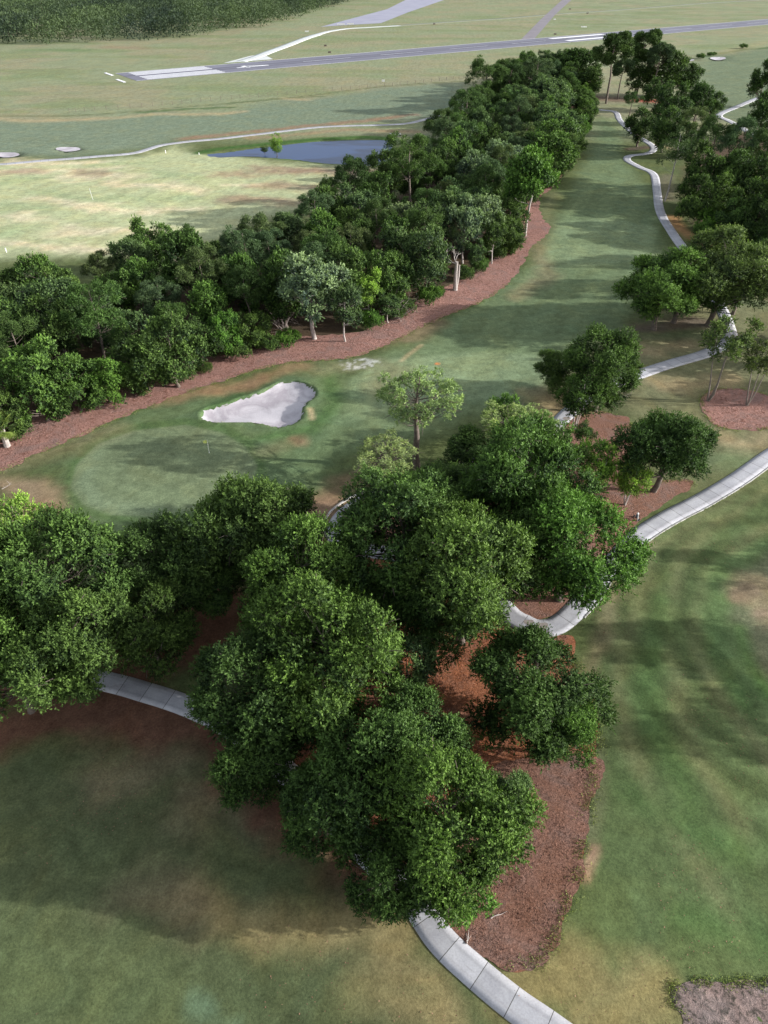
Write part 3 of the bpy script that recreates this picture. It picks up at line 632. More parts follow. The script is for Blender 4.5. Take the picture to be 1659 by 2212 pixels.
for k in range(3): oak('full%d' % k, 260 + k, 90, 26, 7, .40, .2, .75, hc=5.6, squash=1.1, boughs=13 + k, low=-1.0, hf=1)
oak('open0', 300, 30, 60, 8, .34, .18, .75, hc=7.5, lob=.5, rmin=.45, br=(.20, .28), squash=.85)
oak('light0', 310, 26, 60, 7, .34, .2, .8, hc=6.0, lob=.5, rmin=.4, br=(.2, .28), barkm=M_PALE, stems=3, squash=.9)
oak('silver0', 320, 84, 26, 7, .42, .22, .8, hc=8.3, barkm=M_PALE, squash=.95, hf=3.4, r0=.34, low=-.75, boughs=13)
oak('silver1', 321, 76, 26, 7, .42, .22, .8, hc=8.3, barkm=M_PALE, squash=1.0, hf=3.6, r0=.26, low=-.75, boughs=11)
oak('lone0', 330, 84, 30, 7, .44, .24, .8, hc=9.8, barkm=M_PALE, squash=.8, hf=5.4, r0=.22, low=-.5, boughs=12)
oak('thin0', 340, 40, 26, 7, .40, .2, .7, hc=13, barkm=M_GREYB, squash=1.3, hf=4.2, r0=.3, stems=3, br=(.2, .3), low=-.5, boughs=9)
oak('shrub0', 350, 30, 40, 7, .4, .24, .7, hc=2.6, kind='shrub', squash=.6, low=-.2, hf=.6, r0=.12, stems=3)
oak('col0', 360, 40, 40, 7, .40, .2, .7, hc=8.0, squash=1.6, lob=.3, low=-.95, hf=.5, r0=.3)
for k in range(3): pine('pine%d' % k, 400 + k, 110, 30, 6, .42, .085, hc=9.5, lob=.35, boughs=10 + k, low=-.5, squash=.95, br=(.2, .28), every=4)
pine('flatpine0', 410, 90, 52, 6, .6, .16, hc=14, squash=.9, low=-.4, hf=8, r0=.3, boughs=8, br=(.3, .4))
pine('openpine0', 420, 88, 17, 9, .34, .085, hc=9.0, squash=.85, rmin=.35, br=(.15, .22), low=-.4, lob=.5, hf=4.2, r0=.42, barkm=M_BARK, TL=.2, boughs=22)
pine('darkpine0', 430, 30, 46, 7, .42, .08, hc=12.5, squash=1.05, rmin=.3, br=(.18, .27), low=-.8, lob=.6, hf=6, r0=.22, barkm=M_PALE)

# colours of the leaves themselves
DK = (.034, .060, .025); MD = (.046, .078, .032); GN = (.052, .092, .034); GR = (.056, .090, .054); SV = (.100, .138, .108); PN = (.215, .275, .150); LT = (.115, .19, .052); YL = (.125, .185, .060); OL = (.066, .092, .044); BR = (.055, .108, .032)
USED = set(); PLACED = []
RG = random.Random(7)
def put(key, x, y, s, zs, color, label, cat='tree', group=None, rz=None, kindname=None):
    p = PR[key]; root = bpy.data.objects.new(kindname or p.kind, None); COL.objects.link(root); root.empty_display_size = 1
    root.location = (x, y, float(hgt(x, y)) - .05); root.scale = (s, s, s * zs); root.rotation_euler = (0, 0, RG.uniform(0, 6.28) if rz is None else rz)
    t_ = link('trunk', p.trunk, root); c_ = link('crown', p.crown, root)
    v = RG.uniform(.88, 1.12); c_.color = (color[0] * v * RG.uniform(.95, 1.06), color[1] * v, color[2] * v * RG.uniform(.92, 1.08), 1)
    tag(root, label, cat, group); PLACED.append((x, y, s * 5)); return root
def tree(key, px, py, rpx, color, label, zs=1.0, cat='tree', group=None, rz=None, base=None):
    """px, py: middle of the crown in the photo, rpx its half width there"""
    p = PR[key]; s = 1.0; rpx = rpx * (1.05 if key[:4] in ('hero', 'mid0', 'mid1', 'mid2', 'mid3', 'mid4', 'full') else 1.04)
    for _ in range(8):
        hc = p.hc * s * zs; x, y = gp(px, py, hc); s = rpx * depth(x, y, hc) / FPX / p.R
    return put(key, x, y, s, zs, color, label, cat, group, rz)
NG = 'oaks of the near grove'
T = [
 ('hero0',965,1785,160,GN,'large oak at the bottom of the near grove reaching over the mulch bed',1.0),
 ('hero1',790,1640,150,DK,'dark oak left of the lowest big oak in the near grove',1.0),
 ('hero2',850,1870,112,DK,'dark low oak hanging over the lower footpath bend on the left side of the grove',0.9),
 ('light0',985,1930,72,BR,'small leafy tree hanging right over the near footpath, lowest crown in the picture',1.0),
 ('hero3',1080,1740,72,GR,'greyish small oak bulging onto the mulch at the right of the near grove',1.2),
 ('hero3',700,1420,160,GN,'sunlit oak in the middle of the near grove',1.05),
 ('hero4',560,1500,140,DK,'shaded oak over the end of the left footpath slabs',.9),
 ('hero0',650,1265,130,GN,'bright topped oak above the middle of the near grove',1.1),
 ('hero2',560,1640,105,DK,'dark oak at the left edge of the near grove beside the brown grass',.9),
 ('light0',885,1450,62,GR,'small grey green tree standing left of the red mulch opening',1.2),
 ('hero1',540,1130,136,MD,'rounded oak just below the putting green, right of its middle',1.05),
 ('hero4',345,1225,105,DK,'dark oak under the putting green between the two round crowns',.95),
 ('hero3',325,1360,100,DK,'deeply shaded oak right of the left hand grove',.9),
 ('hero2',115,1260,150,MD,'big oak at the left edge just below the putting green',1.1),
 ('hero0',150,1400,130,MD,'big oak above the left end of the slab path',1.0),
 ('hero1',15,1430,120,GN,'oak cut by the left edge of the picture above the dark litter',1.1),
 ('light0',25,1150,62,LT,'small pale yellow green tree at the left edge below the green',1.3),
 ('hero4',860,1160,140,MD,'oak over the kerbed loop of the path at the heart of the grove',1.05),
 ('hero0',1010,1240,150,MD,'broad oak in the centre of the grove left of the big path bend',1.1),
 ('hero2',930,1310,110,DK,'dark oak just above the red mulch opening',.95),
 ('hero3',1130,1050,130,GN,'round topped oak at the top centre of the grove',1.15),
 ('hero1',1235,1165,140,BR,'bright oak whose boughs overhang the big path bend on the right',1.0),
 ('hero4',960,1085,88,MD,'oak below the open pine in the middle of the picture',0.9),
 ('light0',1290,1010,50,LT,'yellow green young tree behind the oak at the path bend',1.2),
 ('light0',1362,1045,36,LT,'small light green sapling crown over the mulch beside the right path',1.3),
 ('hero2',1020,990,80,DK,'dark spreading oak behind the open pine trunk',0.6),
 ('openpine0',905,868,90,PN,'tall open pine with pale tufts and bare trunk in the middle of the picture',1.0),
 ('openpine0',832,985,74,PN,'lower pine with light tufts left of the tall open pine',.62),
 ('openpine0',1120,925,92,PN,'broken pine with light tufts and bare limbs left of the slab path',.55),
 ('light0',1092,900,34,BR,'small vine covered top beside the broken pine',1.5),
 ('hero1',1442,960,98,DK,'dark oak standing alone between the mulch island and the big path',0.98),
 ('hero4',1304,795,84,MD,'oak with reddish dead twigs beside the slab path crossing the fairway',0.95),
 ('light0',1252,868,48,MD,'slender stacked tree in front of the oak beside the slab path',1.2),
 ('light0',1262,938,24,MD,'tiny tree on the mulch beside the slab path',1.2),
 ('hero2',1158,1492,150,DK,'dark spreading oak between the red mulch opening and the right fairway',0.7),
 ('hero3',1215,1565,80,BR,'oak bough crown with yellow tips at the lower right of the mulch opening',1.0),
 ('thin0',1572,735,58,OL,'slender three stemmed tree on the mulch island at the right',.95),
 ('thin0',1650,775,50,OL,'slender tree leaning at the right edge of the mulch island',.85),
 ('hero0',1435,620,92,GN,'dark green oak left of the pair at the right of the fairway',0.8),
 ('hero2',1478,612,80,GN,'bright green oak with a forked trunk between the pair beside the fairway',0.85),
 ('hero3',1562,595,98,OL,'wide olive oak over the far slab path at the right',0.88),
 ('silver0',672,622,70,SV,'silvery oak with pale forked trunk at the mulch edge of the belt',0.98),
 ('silver1',742,650,42,GR,'narrow grey green oak with white trunk right of the silvery forked oak',1.3),
 ('silver1',795,628,34,LT,'light green tree with thin pale stem at the belt edge',1.25),
 ('silver1',838,655,26,GR,'small pale stemmed tree at the belt edge left of the dark hollow',1.0),
 ('silver1',1005,482,42,SV,'pale oak standing just behind the white broken snag',1.2),
 ('silver1',1068,505,30,MD,'thin double stemmed tree on the red mulch right of the snag',1.25),
 ('silver1',1030,545,22,GR,'short slender tree on the mulch between the snag and the double stem',1.1),
 ('lone0',1150,382,58,BR,'tall lone oak with long clean pale trunk on the red mulch tongue',1.05),
 ('darkpine0',1462,325,40,MD,'bare trunked pine at the right of the winding path',1.0),
 ('mid1',1385,270,34,DK,'low spreading oak inside the hairpin of the winding path',.9),
 ('pine1',1366,215,20,MD,'small pine behind the hairpin of the path',.8),
 ('flatpine0',1328,112,38,MD,'umbrella topped tall pine left of the pair against the runway',0.88),
 ('flatpine0',1395,104,32,MD,'tallest umbrella pine against the runway',0.95),
 ('flatpine0',1425,126,30,GR,'umbrella pine right of the tallest one',0.88),
 ('flatpine0',1345,150,24,GR,'smaller bare stemmed pine below the umbrella pines',0.8),
 ('mid2',1248,140,46,DK,'dense dark oak left of the umbrella pines',0.75),
 ('mid3',1380,160,30,DK,'dark oak between the stems of the umbrella pines',1.0),
 ('mid4',1448,155,46,DK,'broad dark oak right of the umbrella pines',0.75),
 ('mid0',1455,230,36,DK,'dark oak behind the hairpin towards the far right path',1.1),
 ('mid2',1510,215,32,DK,'dark oak left of the forked far path',1.1),
 ('mid1',1440,275,36,MD,'oak above the bare trunked pine',1.0),
 ('pine0',1500,268,34,OL,'olive pine behind the bare trunked pine',1.0),
 ('mid3',1652,175,30,DK,'dark tree at the right edge above the orange grass',1.2),
 ('mid4',1650,245,34,DK,'dark tree at the right edge beside the orange grass',1.1),
 ('pine2',1545,300,42,MD,'tall pine at the top of the right hand wood',1.15),
 ('pine1',1600,310,44,GR,'grey green pine in the right hand wood, second from the top',1.15),
 ('pine0',1650,330,44,MD,'pine at the right edge below the far path',1.1),
 ('mid0',1520,370,44,DK,'very dark oak just right of the bare pine trunk',1.15),
 ('mid2',1590,375,48,DK,'dark oak in the middle of the right hand wood',1.1),
 ('mid4',1655,395,42,DK,'dark oak at the right edge in the middle of the wood',1.1),
 ('mid1',1555,430,44,MD,'creeper clad oak above the bright shrubs',1.0),
 ('mid3',1625,445,48,DK,'dark oak right of the bright creeper shrubs',1.0),
 ('mid0',1659,530,34,DK,'dark oak at the right edge behind the wide olive oak',1.0),
 ('shrub0',1500,462,32,MD,'dark creeper mound at the end of the orange strip',1.2),
 ('shrub0',1555,478,36,BR,'bright green creeper mound above the wide olive oak',1.1),
 ('shrub0',1610,500,34,MD,'creeper mound right of the bright green one',1.1),
 ('shrub0',1525,500,26,BR,'small green creeper mound lowest of the group above the olive oak',1.0),
 ('col0',596,313,14,LT,'bright conical cypress standing in the pond',1.0),
 ('col0',571,322,9,MD,'small dark bush at the pond tip beside the cypress',.6),
 ('hero4',700,1735,100,DK,'dark oak covering the hidden middle of the near footpath',.95),
 ('hero0',905,1600,110,MD,'oak just below the left end of the red mulch opening',1.0),
 ('hero1',760,1290,90,MD,'oak crown beside the narrow red gap in the grove',1.0),
 ('hero3',455,1260,80,DK,'dark oak over the shaded hollow below the putting green',.9),
 ('full1',1505,420,36,DK,'dark vine hung oak right of the bare pine trunk base',1.0),
 ('full2',1560,400,40,MD,'vine hung oak in the heart of the right hand wood',1.1),
 ('full0',1620,360,40,DK,'dark full crowned oak upper right of the right hand wood',1.1),
 ('full1',1480,300,30,DK,'dark full crowned oak behind the bare trunked pine',1.0),
 ('full2',1590,480,36,MD,'full crowned oak between the creeper mounds and the wide olive oak',1.0),
 ('full0',1645,480,40,DK,'dark full crowned oak at the right edge above the olive oak',1.1),
 ('full1',1640,560,36,DK,'shaded oak at the right edge just behind the wide olive oak',1.0),
 ('full2',1690,450,50,DK,'dark oak cut by the right edge in the wood',1.1),
 ('hero2',1212,800,52,MD,'small oak with rusty dead tips touching the oak at the slab path',0.8),
 ('hero3',1120,1190,110,DK,'dark oak filling the grove left of the overhanging boughs',1.0),
 ('hero0',1180,985,70,MD,'rounded oak on the mulch left of the yellow green tree',1.0),
 ('mid2',1275,175,34,DK,'dark oak at the far end of the belt left of the pine stems',.85),
 ('mid0',1420,200,30,DK,'dark oak between the umbrella pines and the hairpin',.85),
 ('mid4',1490,170,30,DK,'dark oak right of the broad one behind the hairpin',.85),
 ('mid1',1545,225,24,DK,'dark oak touching the forked far path',.9),
 ('full1',305,622,50,GN,'full crowned oak filling the belt right of the olive back row pine',1.15),
 ('full0',255,640,46,MD,'dark full crowned oak behind the large rounded pine in the left belt',1.15),
 ('full2',140,655,52,MD,'full crowned oak left of the large rounded pine in the belt',1.1),
 ('full1',90,615,50,GN,'oak high in the belt near the left edge',1.15),
 ('full0',500,600,44,MD,'dark full crowned oak right of the yellowish pine in the belt',1.15),
 ('full2',560,640,44,GN,'full crowned oak left of the small bright round pine',1.1),
 # notable crowns inside the belt
 ('pine0',205,680,72,GN,'large rounded pine in the left part of the belt',1.0),
 ('pine1',432,590,52,OL,'yellowish pine crown in the middle left of the belt',1.1),
 ('pine2',355,625,34,GN,'narrow pine crown left of the yellowish pine',1.1),
 ('pine2',370,690,44,GN,'pine hung with creepers in front of the yellowish pine',1.0),
 ('pine1',215,582,36,OL,'olive pine crown high at the back of the left belt',1.0),
 ('full2',78,828,78,GN,'large oak beside the palm at the left end of the belt',1.0),
 ('full2',110,740,66,MD,'oak behind the large oak beside the palm',1.1),
 ('full0',225,820,52,BR,'bushy light green tree leaning out over the mulch strip',0.9),
 ('full1',485,725,40,BR,'upright light green tree at the belt front before the dark hollow',1.1),
 ('full0',305,780,60,MD,'dense creeper covered tree at the belt front left of the bend',1.0),
 ('full1',370,760,66,MD,'creeper covered oak behind the mulch bend in the belt front',1.1),
 ('pine2',705,545,52,GN,'rounded bright pine above the silvery forked oak',1.0),
 ('pine0',775,575,32,GN,'narrow bright pine right of the silvery forked oak',1.2),
 ('pine1',595,555,26,BR,'small bright round pine top left of the silvery forked oak',1.0),
 ('mid0',325,525,48,GN,'dark round tree with a knob on top at the back of the belt',1.0),
 ('mid4',925,560,56,GR,'grey green oak left of the white snag',1.1),
 ('full1',870,560,56,GR,'mossy grey oak above the dark hollow in the belt',1.0),
 ('full0',835,600,52,MD,'dark mossy oak above the dark hollow front',1.1),
 ('silver0',1040,470,48,SV,'silver grey oak at the belt front above the double stemmed tree',1.0),
 ('silver1',960,450,42,GR,'silver grey oak behind the snag',1.1),
 ('pine0',885,350,58,GN,'large bright pine below the right end of the pond',1.0),
 ('pine2',715,415,30,MD,'pointed young pine at the belt back below the pond',1.2),
 ('pine1',760,410,24,DK,'small dark pointed pine beside the young pine',1.2),
 ('pine1',950,275,36,MD,'pine at the back of the belt above the pond path end',1.0),
 ('pine0',1010,230,40,MD,'tall pine at the back of the far belt',0.9),
 ('pine2',1050,165,42,MD,'tall dark pine at the top left of the far belt',0.85),
 ('pine1',1105,170,30,DK,'narrow dark pine near the top of the far belt',1.0),
 ('pine0',1160,160,40,GR,'greyish pine at the top of the far belt',0.8),
 ('mid2',1190,210,52,GR,'wide oak near the top of the far belt',0.75),
 ('silver1',1205,270,52,GR,'grey oak at the front of the far belt',0.75),
 ('mid4',1190,320,58,GN,'big oak at the front of the far belt above the lone oak',0.8),
 ('silver0',1085,345,46,SV,'silver oak in the middle of the far belt',0.8),
]
for e in T:
    grp = NG if 'grove' in e[5] else None
    tree(e[0], e[1], e[2], e[3], e[4], e[5], e[6], 'shrub' if e[0] == 'shrub0' else 'tree', grp)

# the rest of the belt: rows of trees following the mulch edge
ordn = ['first','second','third','fourth','fifth','sixth','seventh','eighth','ninth','tenth','eleventh','twelfth','thirteenth','fourteenth','fifteenth','sixteenth','seventeenth','eighteenth','nineteenth','twentieth','twenty-first','twenty-second','twenty-third','twenty-fourth','twenty-fifth','twenty-sixth','twenty-seventh','twenty-eighth','twenty-ninth','thirtieth','thirty-first','thirty-second','thirty-third','thirty-fourth','thirty-fifth','thirty-sixth','thirty-seventh','thirty-eighth','thirty-ninth','fortieth','forty-first','forty-second']
Fw = resample(P(BELT_F), 2.0, False); Bw = resample(P(BELT_B), 2.0, False)
def along(c, u):
    L = np.concatenate([[0], np.cumsum(np.linalg.norm(np.diff(c, axis=0), axis=1))]); return np.array([np.interp(u * L[-1], L, c[:, 0]), np.interp(u * L[-1], L, c[:, 1])])
rows = [('front', .0, 5.6), ('second', .22, 6.8), ('third', .45, 8.2), ('fourth', .68, 8.6), ('back', .91, 8.4)]
belt_names = {'mid': 'oak', 'full': 'leafy oak', 'pine': 'pine', 'silver': 'grey leaved oak'}
CLEAR = [(*gp(1145, 487), 9), (*gp(983, 627), 8), (*gp(676, 738), 6), (*gp(735, 738), 3), (*gp(1066, 580), 4), (*gp(1040, 560), 3)]
for rn, v, sp in rows:
    u = 0.0; k = 0; LT_ = 390.0
    while u < 1:
        a = along(Fw, u); b_ = along(Bw, u); p = a * (1 - v) + b_ * v; p = p + np.array((RG.uniform(-1.6, 1.6), RG.uniform(-1.6, 1.6)))
        u += sp * RG.uniform(.85, 1.15) / LT_
        need = 4.0 if rn != 'front' else 4.6
        if any(math.hypot(p[0] - q[0], p[1] - q[1]) < max(need, q[2] * .75) for q in PLACED): continue
        if any(math.hypot(p[0] - q[0], p[1] - q[1]) < q[2] for q in CLEAR): continue
        r = RG.random(); far = p[1] > 200
        if r < (.30 if not far else .35): key, col = 'pine%d' % RG.randrange(3), RG.choice([GN, MD, OL, GR])
        elif r < .47 and rn != 'back': key, col = 'silver%d' % RG.randrange(2), RG.choice([GR, SV, GR])
        else: key, col = RG.choice(['mid0', 'mid1', 'mid2', 'mid3', 'mid4', 'full0', 'full1', 'full2']), RG.choice([MD, DK, GN, MD, DK, GR])
        if rn == 'front': key, col = 'full%d' % RG.randrange(3), RG.choice([MD, DK, GN, MD, BR])
        s = RG.uniform(.85, 1.15) * (.82 if rn == 'front' else 1.0)
        zs = {'full': RG.uniform(.95, 1.15), 'pine': RG.uniform(.88, 1.08), 'silv': RG.uniform(.9, 1.1), 'mid0': 1.15}.get(key[:4], RG.uniform(1.05, 1.35))
        if rn == 'front': zs *= .9
        elif p[0] < -8 and p[1] < 190 and rn != 'back': zs *= .94
        put(key, p[0], p[1], s, zs, col, "%s in the belt's %s row, %s from the left" % (belt_names[key.rstrip('0123456789')], rn, ordn[min(k, 41)]), 'tree', 'trees filling the long belt'); k += 1
# understorey along the belt front
k = 0; u = .02
while u < .97:
    a = along(Fw, u); b_ = along(Bw, u); p = a * 1.02 - b_ * .02 + np.array((RG.uniform(-1, 1), RG.uniform(-.6, .6))); u += RG.uniform(4.2, 7) / 390
    if any(math.hypot(p[0] - q[0], p[1] - q[1]) < q[2] * .6 for q in CLEAR): continue
    put('shrub0', p[0], p[1], RG.uniform(.26, .5), RG.uniform(.9, 1.5), RG.choice([BR, MD, GN, MD]), 'low bush at the belt edge by the mulch, %s from the left' % ordn[k % 42], 'bush', 'bushes along the belt edge'); k += 1
# trees to the right of the picture whose shadows reach into it
for k, (x, y, s, key) in enumerate([(78,118,1.2,'mid0'),(84,128,1.3,'mid1'),(72,140,1.1,'mid2'),(88,150,1.3,'mid3'),(95,168,1.2,'mid4'),(92,105,1.1,'mid2'),(112,182,1.3,'mid1'),(70,48,1.1,'mid3'),(76,38,1.2,'mid4'),(80,62,1.0,'mid0')]):
    put(key, x, y, s, 1.2, MD, 'oak outside the right edge, %s of ten' % ordn[k], 'tree', 'trees beyond the right edge')

# ------------------------------------------------------------------ far wood: one mass
rg = np.random.default_rng(5)
WOOD = P([(-700,118),(-300,110),(0,101),(110,96),(232,92),(332,87),(431,80),(550,63),(571,58),(644,40),(703,20),(776,1),(810,-12)]) + [(-200, 2300), (-1500, 2300), (-1500, 560)]
xs = rg.uniform(-1300, 60, 24000); ys = rg.uniform(540, 1900, 24000)
m = sdf(xs, ys, WOOD) > 1.0; xs, ys = xs[m], ys[m]
m = np.abs(xs) < ys * .62 + 20; xs, ys = xs[m], ys[m]
m = (ys < 1100) | (rg.random(len(ys)) < .6); xs, ys = xs[m], ys[m]
nq = 84
d = norm(rg.normal(size=(len(xs), nq, 3)) + (0, 0, .35)); sc2 = rg.uniform(.55, 1.35, len(xs)); hh = 9.5 + 7 * fbm(xs * .03, ys * .015, 3) + rg.uniform(-2, 3, len(xs))
cen = np.stack([xs, ys, hh - 5], 1)[:, None, :] + d * (5.0 * sc2[:, None] * rg.uniform(.75, 1.05, (len(xs), nq)))[..., None] * (1, 1, 1.05)
low = rg.random((len(xs), nq)) < .18; cen[..., 2] = np.where(low, rg.uniform(.5, 6, low.shape), cen[..., 2])
D2 = norm(d + rg.normal(size=d.shape) * .6).reshape(-1, 3); n = len(D2)
V = leaf_quads(cen.reshape(-1, 3), D2, rg.uniform(.9, 1.9, n), rg.uniform(.6, 1.2, n), rg, face=d.reshape(-1, 3))
T2 = np.repeat(np.clip(np.repeat(rg.uniform(0, .3, len(xs)) + (fbm(xs * .03, ys * .01, 8) - .4) * 1.2, nq) + rg.uniform(-.08, .1, n), 0, 1), 4)
me = mesh_np('far_wood', V, np.arange(len(V)).reshape(-1, 4), 4, M_LEAF); a = me.attributes.new('tint', 'FLOAT', 'POINT'); a.data.foreach_set('value', T2.astype(np.float32))
o = link('far_wood', me); o.color = (.046, .066, .048, 1); tag(o, 'dense dark wood beyond the airfield filling the top left', 'wood', kind='stuff')

# ------------------------------------------------------------------ golf things
def at(px, py, z=0): x, y = gp(px, py); return (x, y, float(hgt(x, y)) + z)
def empty(name, loc, label, cat, group=None, rz=0):
    o = bpy.data.objects.new(name, None); COL.objects.link(o); o.location = loc; o.rotation_euler = (0, 0, rz); o.empty_display_size = .5
    return tag(o, label, cat, group)
f = empty('golf_flag', at(452, 978), 'yellow flag on a thin white pole in the hole of the putting green', 'golf flag')
MB().tube([(0, 0, -.1), (0, 0, 2.3)], .028, 8).build('pole', M_WHITE, f)
V = []; F = []
for i in range(7):
    for z in (1.72, 2.26): V.append((-.03 - i * .1, .05 * math.sin(i * 1.3) * i / 6, z - .03 * i * (1 if z > 2 else .2)))
for i in range(6): F.append((2 * i, 2 * i + 2, 2 * i + 3, 2 * i + 1))
fl = link('flag', mesh_py('flag', V, F, M_YEL), f); md = fl.modifiers.new('s', 'SOLIDIFY'); md.thickness = .012
MB().tube([(0, 0, .0), (0, 0, .012)], .075, 12).build('cup', M_WHITE, f)
f2 = empty('golf_flag', at(201, 432), 'bare white pole on the pale far green at the left', 'golf flag', None, .3)
MB().tube([(0, 0, -.1), (-.25, 0, 3.2)], .05, 8).build('pole', M_WHITE, f2)
for (px, py, lab, hh_) in [(358,331,'small white post beside the far path bend',1.0), (14,545,'short white stake at the left edge of the pale field',1.0), (430,334,'tiny white stake at the tip of the pond',.6)]:
    s_ = MB().tube([(0, 0, -.1), (0, 0, hh_)], [.16, .14], 8).tube([(0, 0, hh_), (0, 0, hh_ + .08)], [.18, .1], 8).build('marker_post', M_WHITE); s_.location = at(px, py); tag(s_, lab, 'post')
# golf bag on a push cart
g_ = empty('golf_trolley', at(1374, 1122), 'golf bag with a white hood on a black push trolley beside the right path', 'golf trolley', None, .5)
mb = MB(); mb.tube([(0, 0, .35), (-.12, -.1, .75), (-.22, -.18, 1.15)], [.16, .17, .16], 12); bag = mb.build('bag', M_BLUEG, g_, True)
mb = MB(); mb.tube([(-.22, -.18, 1.15), (-.25, -.2, 1.28), (-.26, -.21, 1.34)], [.18, .15, .06], 12).build('hood', M_WHITE, g_, True)
mb = MB(); mb.tube([(.05, .05, .3), (-.35, -.28, 1.2), (-.5, -.3, 1.25)], .03, 6).tube([(.05, .05, .3), (.45, .1, .2)], .03, 6).tube([(.1, -.4, .2), (.1, .5, .2)], .03, 6).build('frame', M_BLACK, g_)
for yy, xx, r_ in ((-.42, .1, .19), (.52, .1, .19), (.1, .5, .14)):
    MB().tube([(xx, yy - .03, .2), (xx, yy + .03, .2)], r_, 14).build('wheel', M_BLACK, g_)
MB().tube([(-.1, -.35, .02), (-.16, -.28, .9)], [.07, .05], 8).build('towel', M_WHITE, g_)
# runway end pads, signs, service boxes
for px, py, lab in ((235,160.5,'white light bar off the runway end, farther of the two'), (261,175,'white light bar off the runway end, nearer of the two')):
    p_ = empty('runway_light_bar', (*gp(px, py), 0), lab, 'light bar', 'light bars off the runway end', math.atan2(nv[1], nv[0]))
    MB().box((0, 0, .12), (13, 1.6, .12)).build('pad', M_PAINT, p_)
    for k in range(4): MB().tube([(-4.5 + k * 3, 0, .18), (-4.5 + k * 3, 0, .5)], [.15, .2], 8).build('lamp', M_WHITE, p_)
for px, py, wd, lab in ((736.6,54.8,7,'long white barrier by the old tarmac, left one'), (757,54,6,'long white barrier by the old tarmac, right one'), (1261,60.5,5,'pale sign board right of the taxiway'), (1198,44,2.2,'small white sign left of the taxiway'), (663,70.5,3.2,'small white sign beside the pale strip'), (828,178.5,1.6,'small white box on the airfield grass before the fence')):
    s_ = empty('field_sign', (*gp(px, py), 0), lab, 'sign', None, 0)
    MB().box((0, 0, .95), (wd, .25, .9)).build('board', M_WHITE, s_)
    for q in (-.35, .35): MB().box((wd * q, 0, .25), (.12, .12, .5)).build('leg', M_WOOD, s_)
for px, py, lab in ((703,100,'dark rusty box on the grass near the pale strip'), (712,114.5,'small dark box beside the runway edge, left'), (938,53,'dark box on the far dirt track'), (1269,29.5,'dark box past the taxiway, lower'), (1231,20.5,'dark box past the taxiway, upper'), (1199,75,'small dark box beside the runway right of the taxiway')):
    o = MB().box((0, 0, .45), (2.0, 1.2, .9)).box((0, 0, .95), (2.2, 1.4, .12)).build('service_box', M_WOOD); o.location = (*gp(px, py), 0); tag(o, lab, 'box')
o = MB().box((0, 0, .3), (4.2, 2.6, .8)).box((0, 0, .76), (4.5, 2.9, .12)).box((-.6, -1.35, .35), (1.6, .1, .6)).build('culvert_head', M_CURB); o.location = at(854, 294); tag(o, 'grey concrete culvert head at the right corner of the pond', 'culvert')
# fence between airfield and course
fp = P([(150,243),(330,230),(500,214),(700,198),(880,183),(1010,168)]); fc = resample(fp, 4.6, False)
fe = empty('wire_fence', (float(fc[0][0]), float(fc[0][1]), 0), 'thin wire fence with dark posts between the airfield and the far fairway', 'fence')
x0f, y0f = fc[0]
pm_ = None; mb = MB()
for k, p in enumerate(fc[:98]):
    if pm_ is None:
        o = MB().tube([(0, 0, -.2), (0, 0, 1.7)], .09, 5).build('post', M_WOOD, fe); pm_ = o.data
    else: o = link('post', pm_, fe)
    o.location = (p[0] - x0f, p[1] - y0f, float(hgt(p[0], p[1])))
for zz in (.4, 1.0, 1.6): mb.tube([(p[0] - x0f, p[1] - y0f, zz + float(hgt(p[0], p[1]))) for p in fc[:98]], .025, 3)
mb.build('wire', M_WOOD, fe)
# snag, palm, fallen wood
def limb(mb, p0, d, L, r, rg, n=4, depth_=2):
    pts = [np.array(p0, float)]; d = np.array(d, float)
    for i in range(n): d = norm(d + rg.normal(size=3) * .22); pts.append(pts[-1] + d * L / n)
    mb.tube(pts, list(np.linspace(r, r * .35, n + 1)), 6)
    if depth_:
        for k in range(3): limb(mb, pts[rg.integers(1, n + 1)], norm(d + rg.normal(size=3) * .7), L * .5, r * .4, rg, 3, depth_ - 1)
rg = np.random.default_rng(3)
sn = empty('dead_tree', at(983, 627), 'white broken dead tree with upswept stubs on the red mulch', 'dead tree')
mb = MB(); mb.tube([(0, 0, -.3), (0, 0, 1), (-.1, 0, 3.5), (0, .1, 6.3)], [.62, .48, .42, .33], 9); mb.tube([(.2, 0, .3), (.55, .1, 3.2), (.6, .1, 5.6)], [.3, .25, .16], 7)
mb.build('trunk', M_PALE, sn)
mb = MB()
for d_ in ((-.9, 0, .7), (-.5, .2, 1), (-.2, -.1, 1), (-1, .1, .35)): limb(mb, (-.05, 0, 5.9), d_, rg.uniform(2.8, 4), .14, rg)
mb.build('branches', M_PALE, sn)
for px, py, lab, n_, sc_, grp in ((1080,520,'whitish dead brushwood hanging in the belt edge right of the snag',10,1.0,None), (1335,860,'tangle of bare grey twigs below the oak beside the slab path',16,1.2,None), (860,690,'grey mossy brushwood in the dark hollow of the belt',14,1.4,None), (610,715,'grey brushwood at the dark hollow behind the silvery oak, left',12,1.4,None), (1125,985,'bare violet grey limbs under the broken pine',8,1.1,None)):
    mb = MB()
    for k in range(n_): limb(mb, rg.normal(size=3) * .3 * sc_, norm(rg.normal(size=3) * (1, 1, .3) + (0, 0, 1.3)), rg.uniform(2, 4) * sc_, .06, rg, 4, 2)
    o = mb.build('dead_brushwood', M_TWIG); x, y = gp(px, py); o.location = (x, y, float(hgt(x, y)) + .1); tag(o, lab, 'dead twigs')
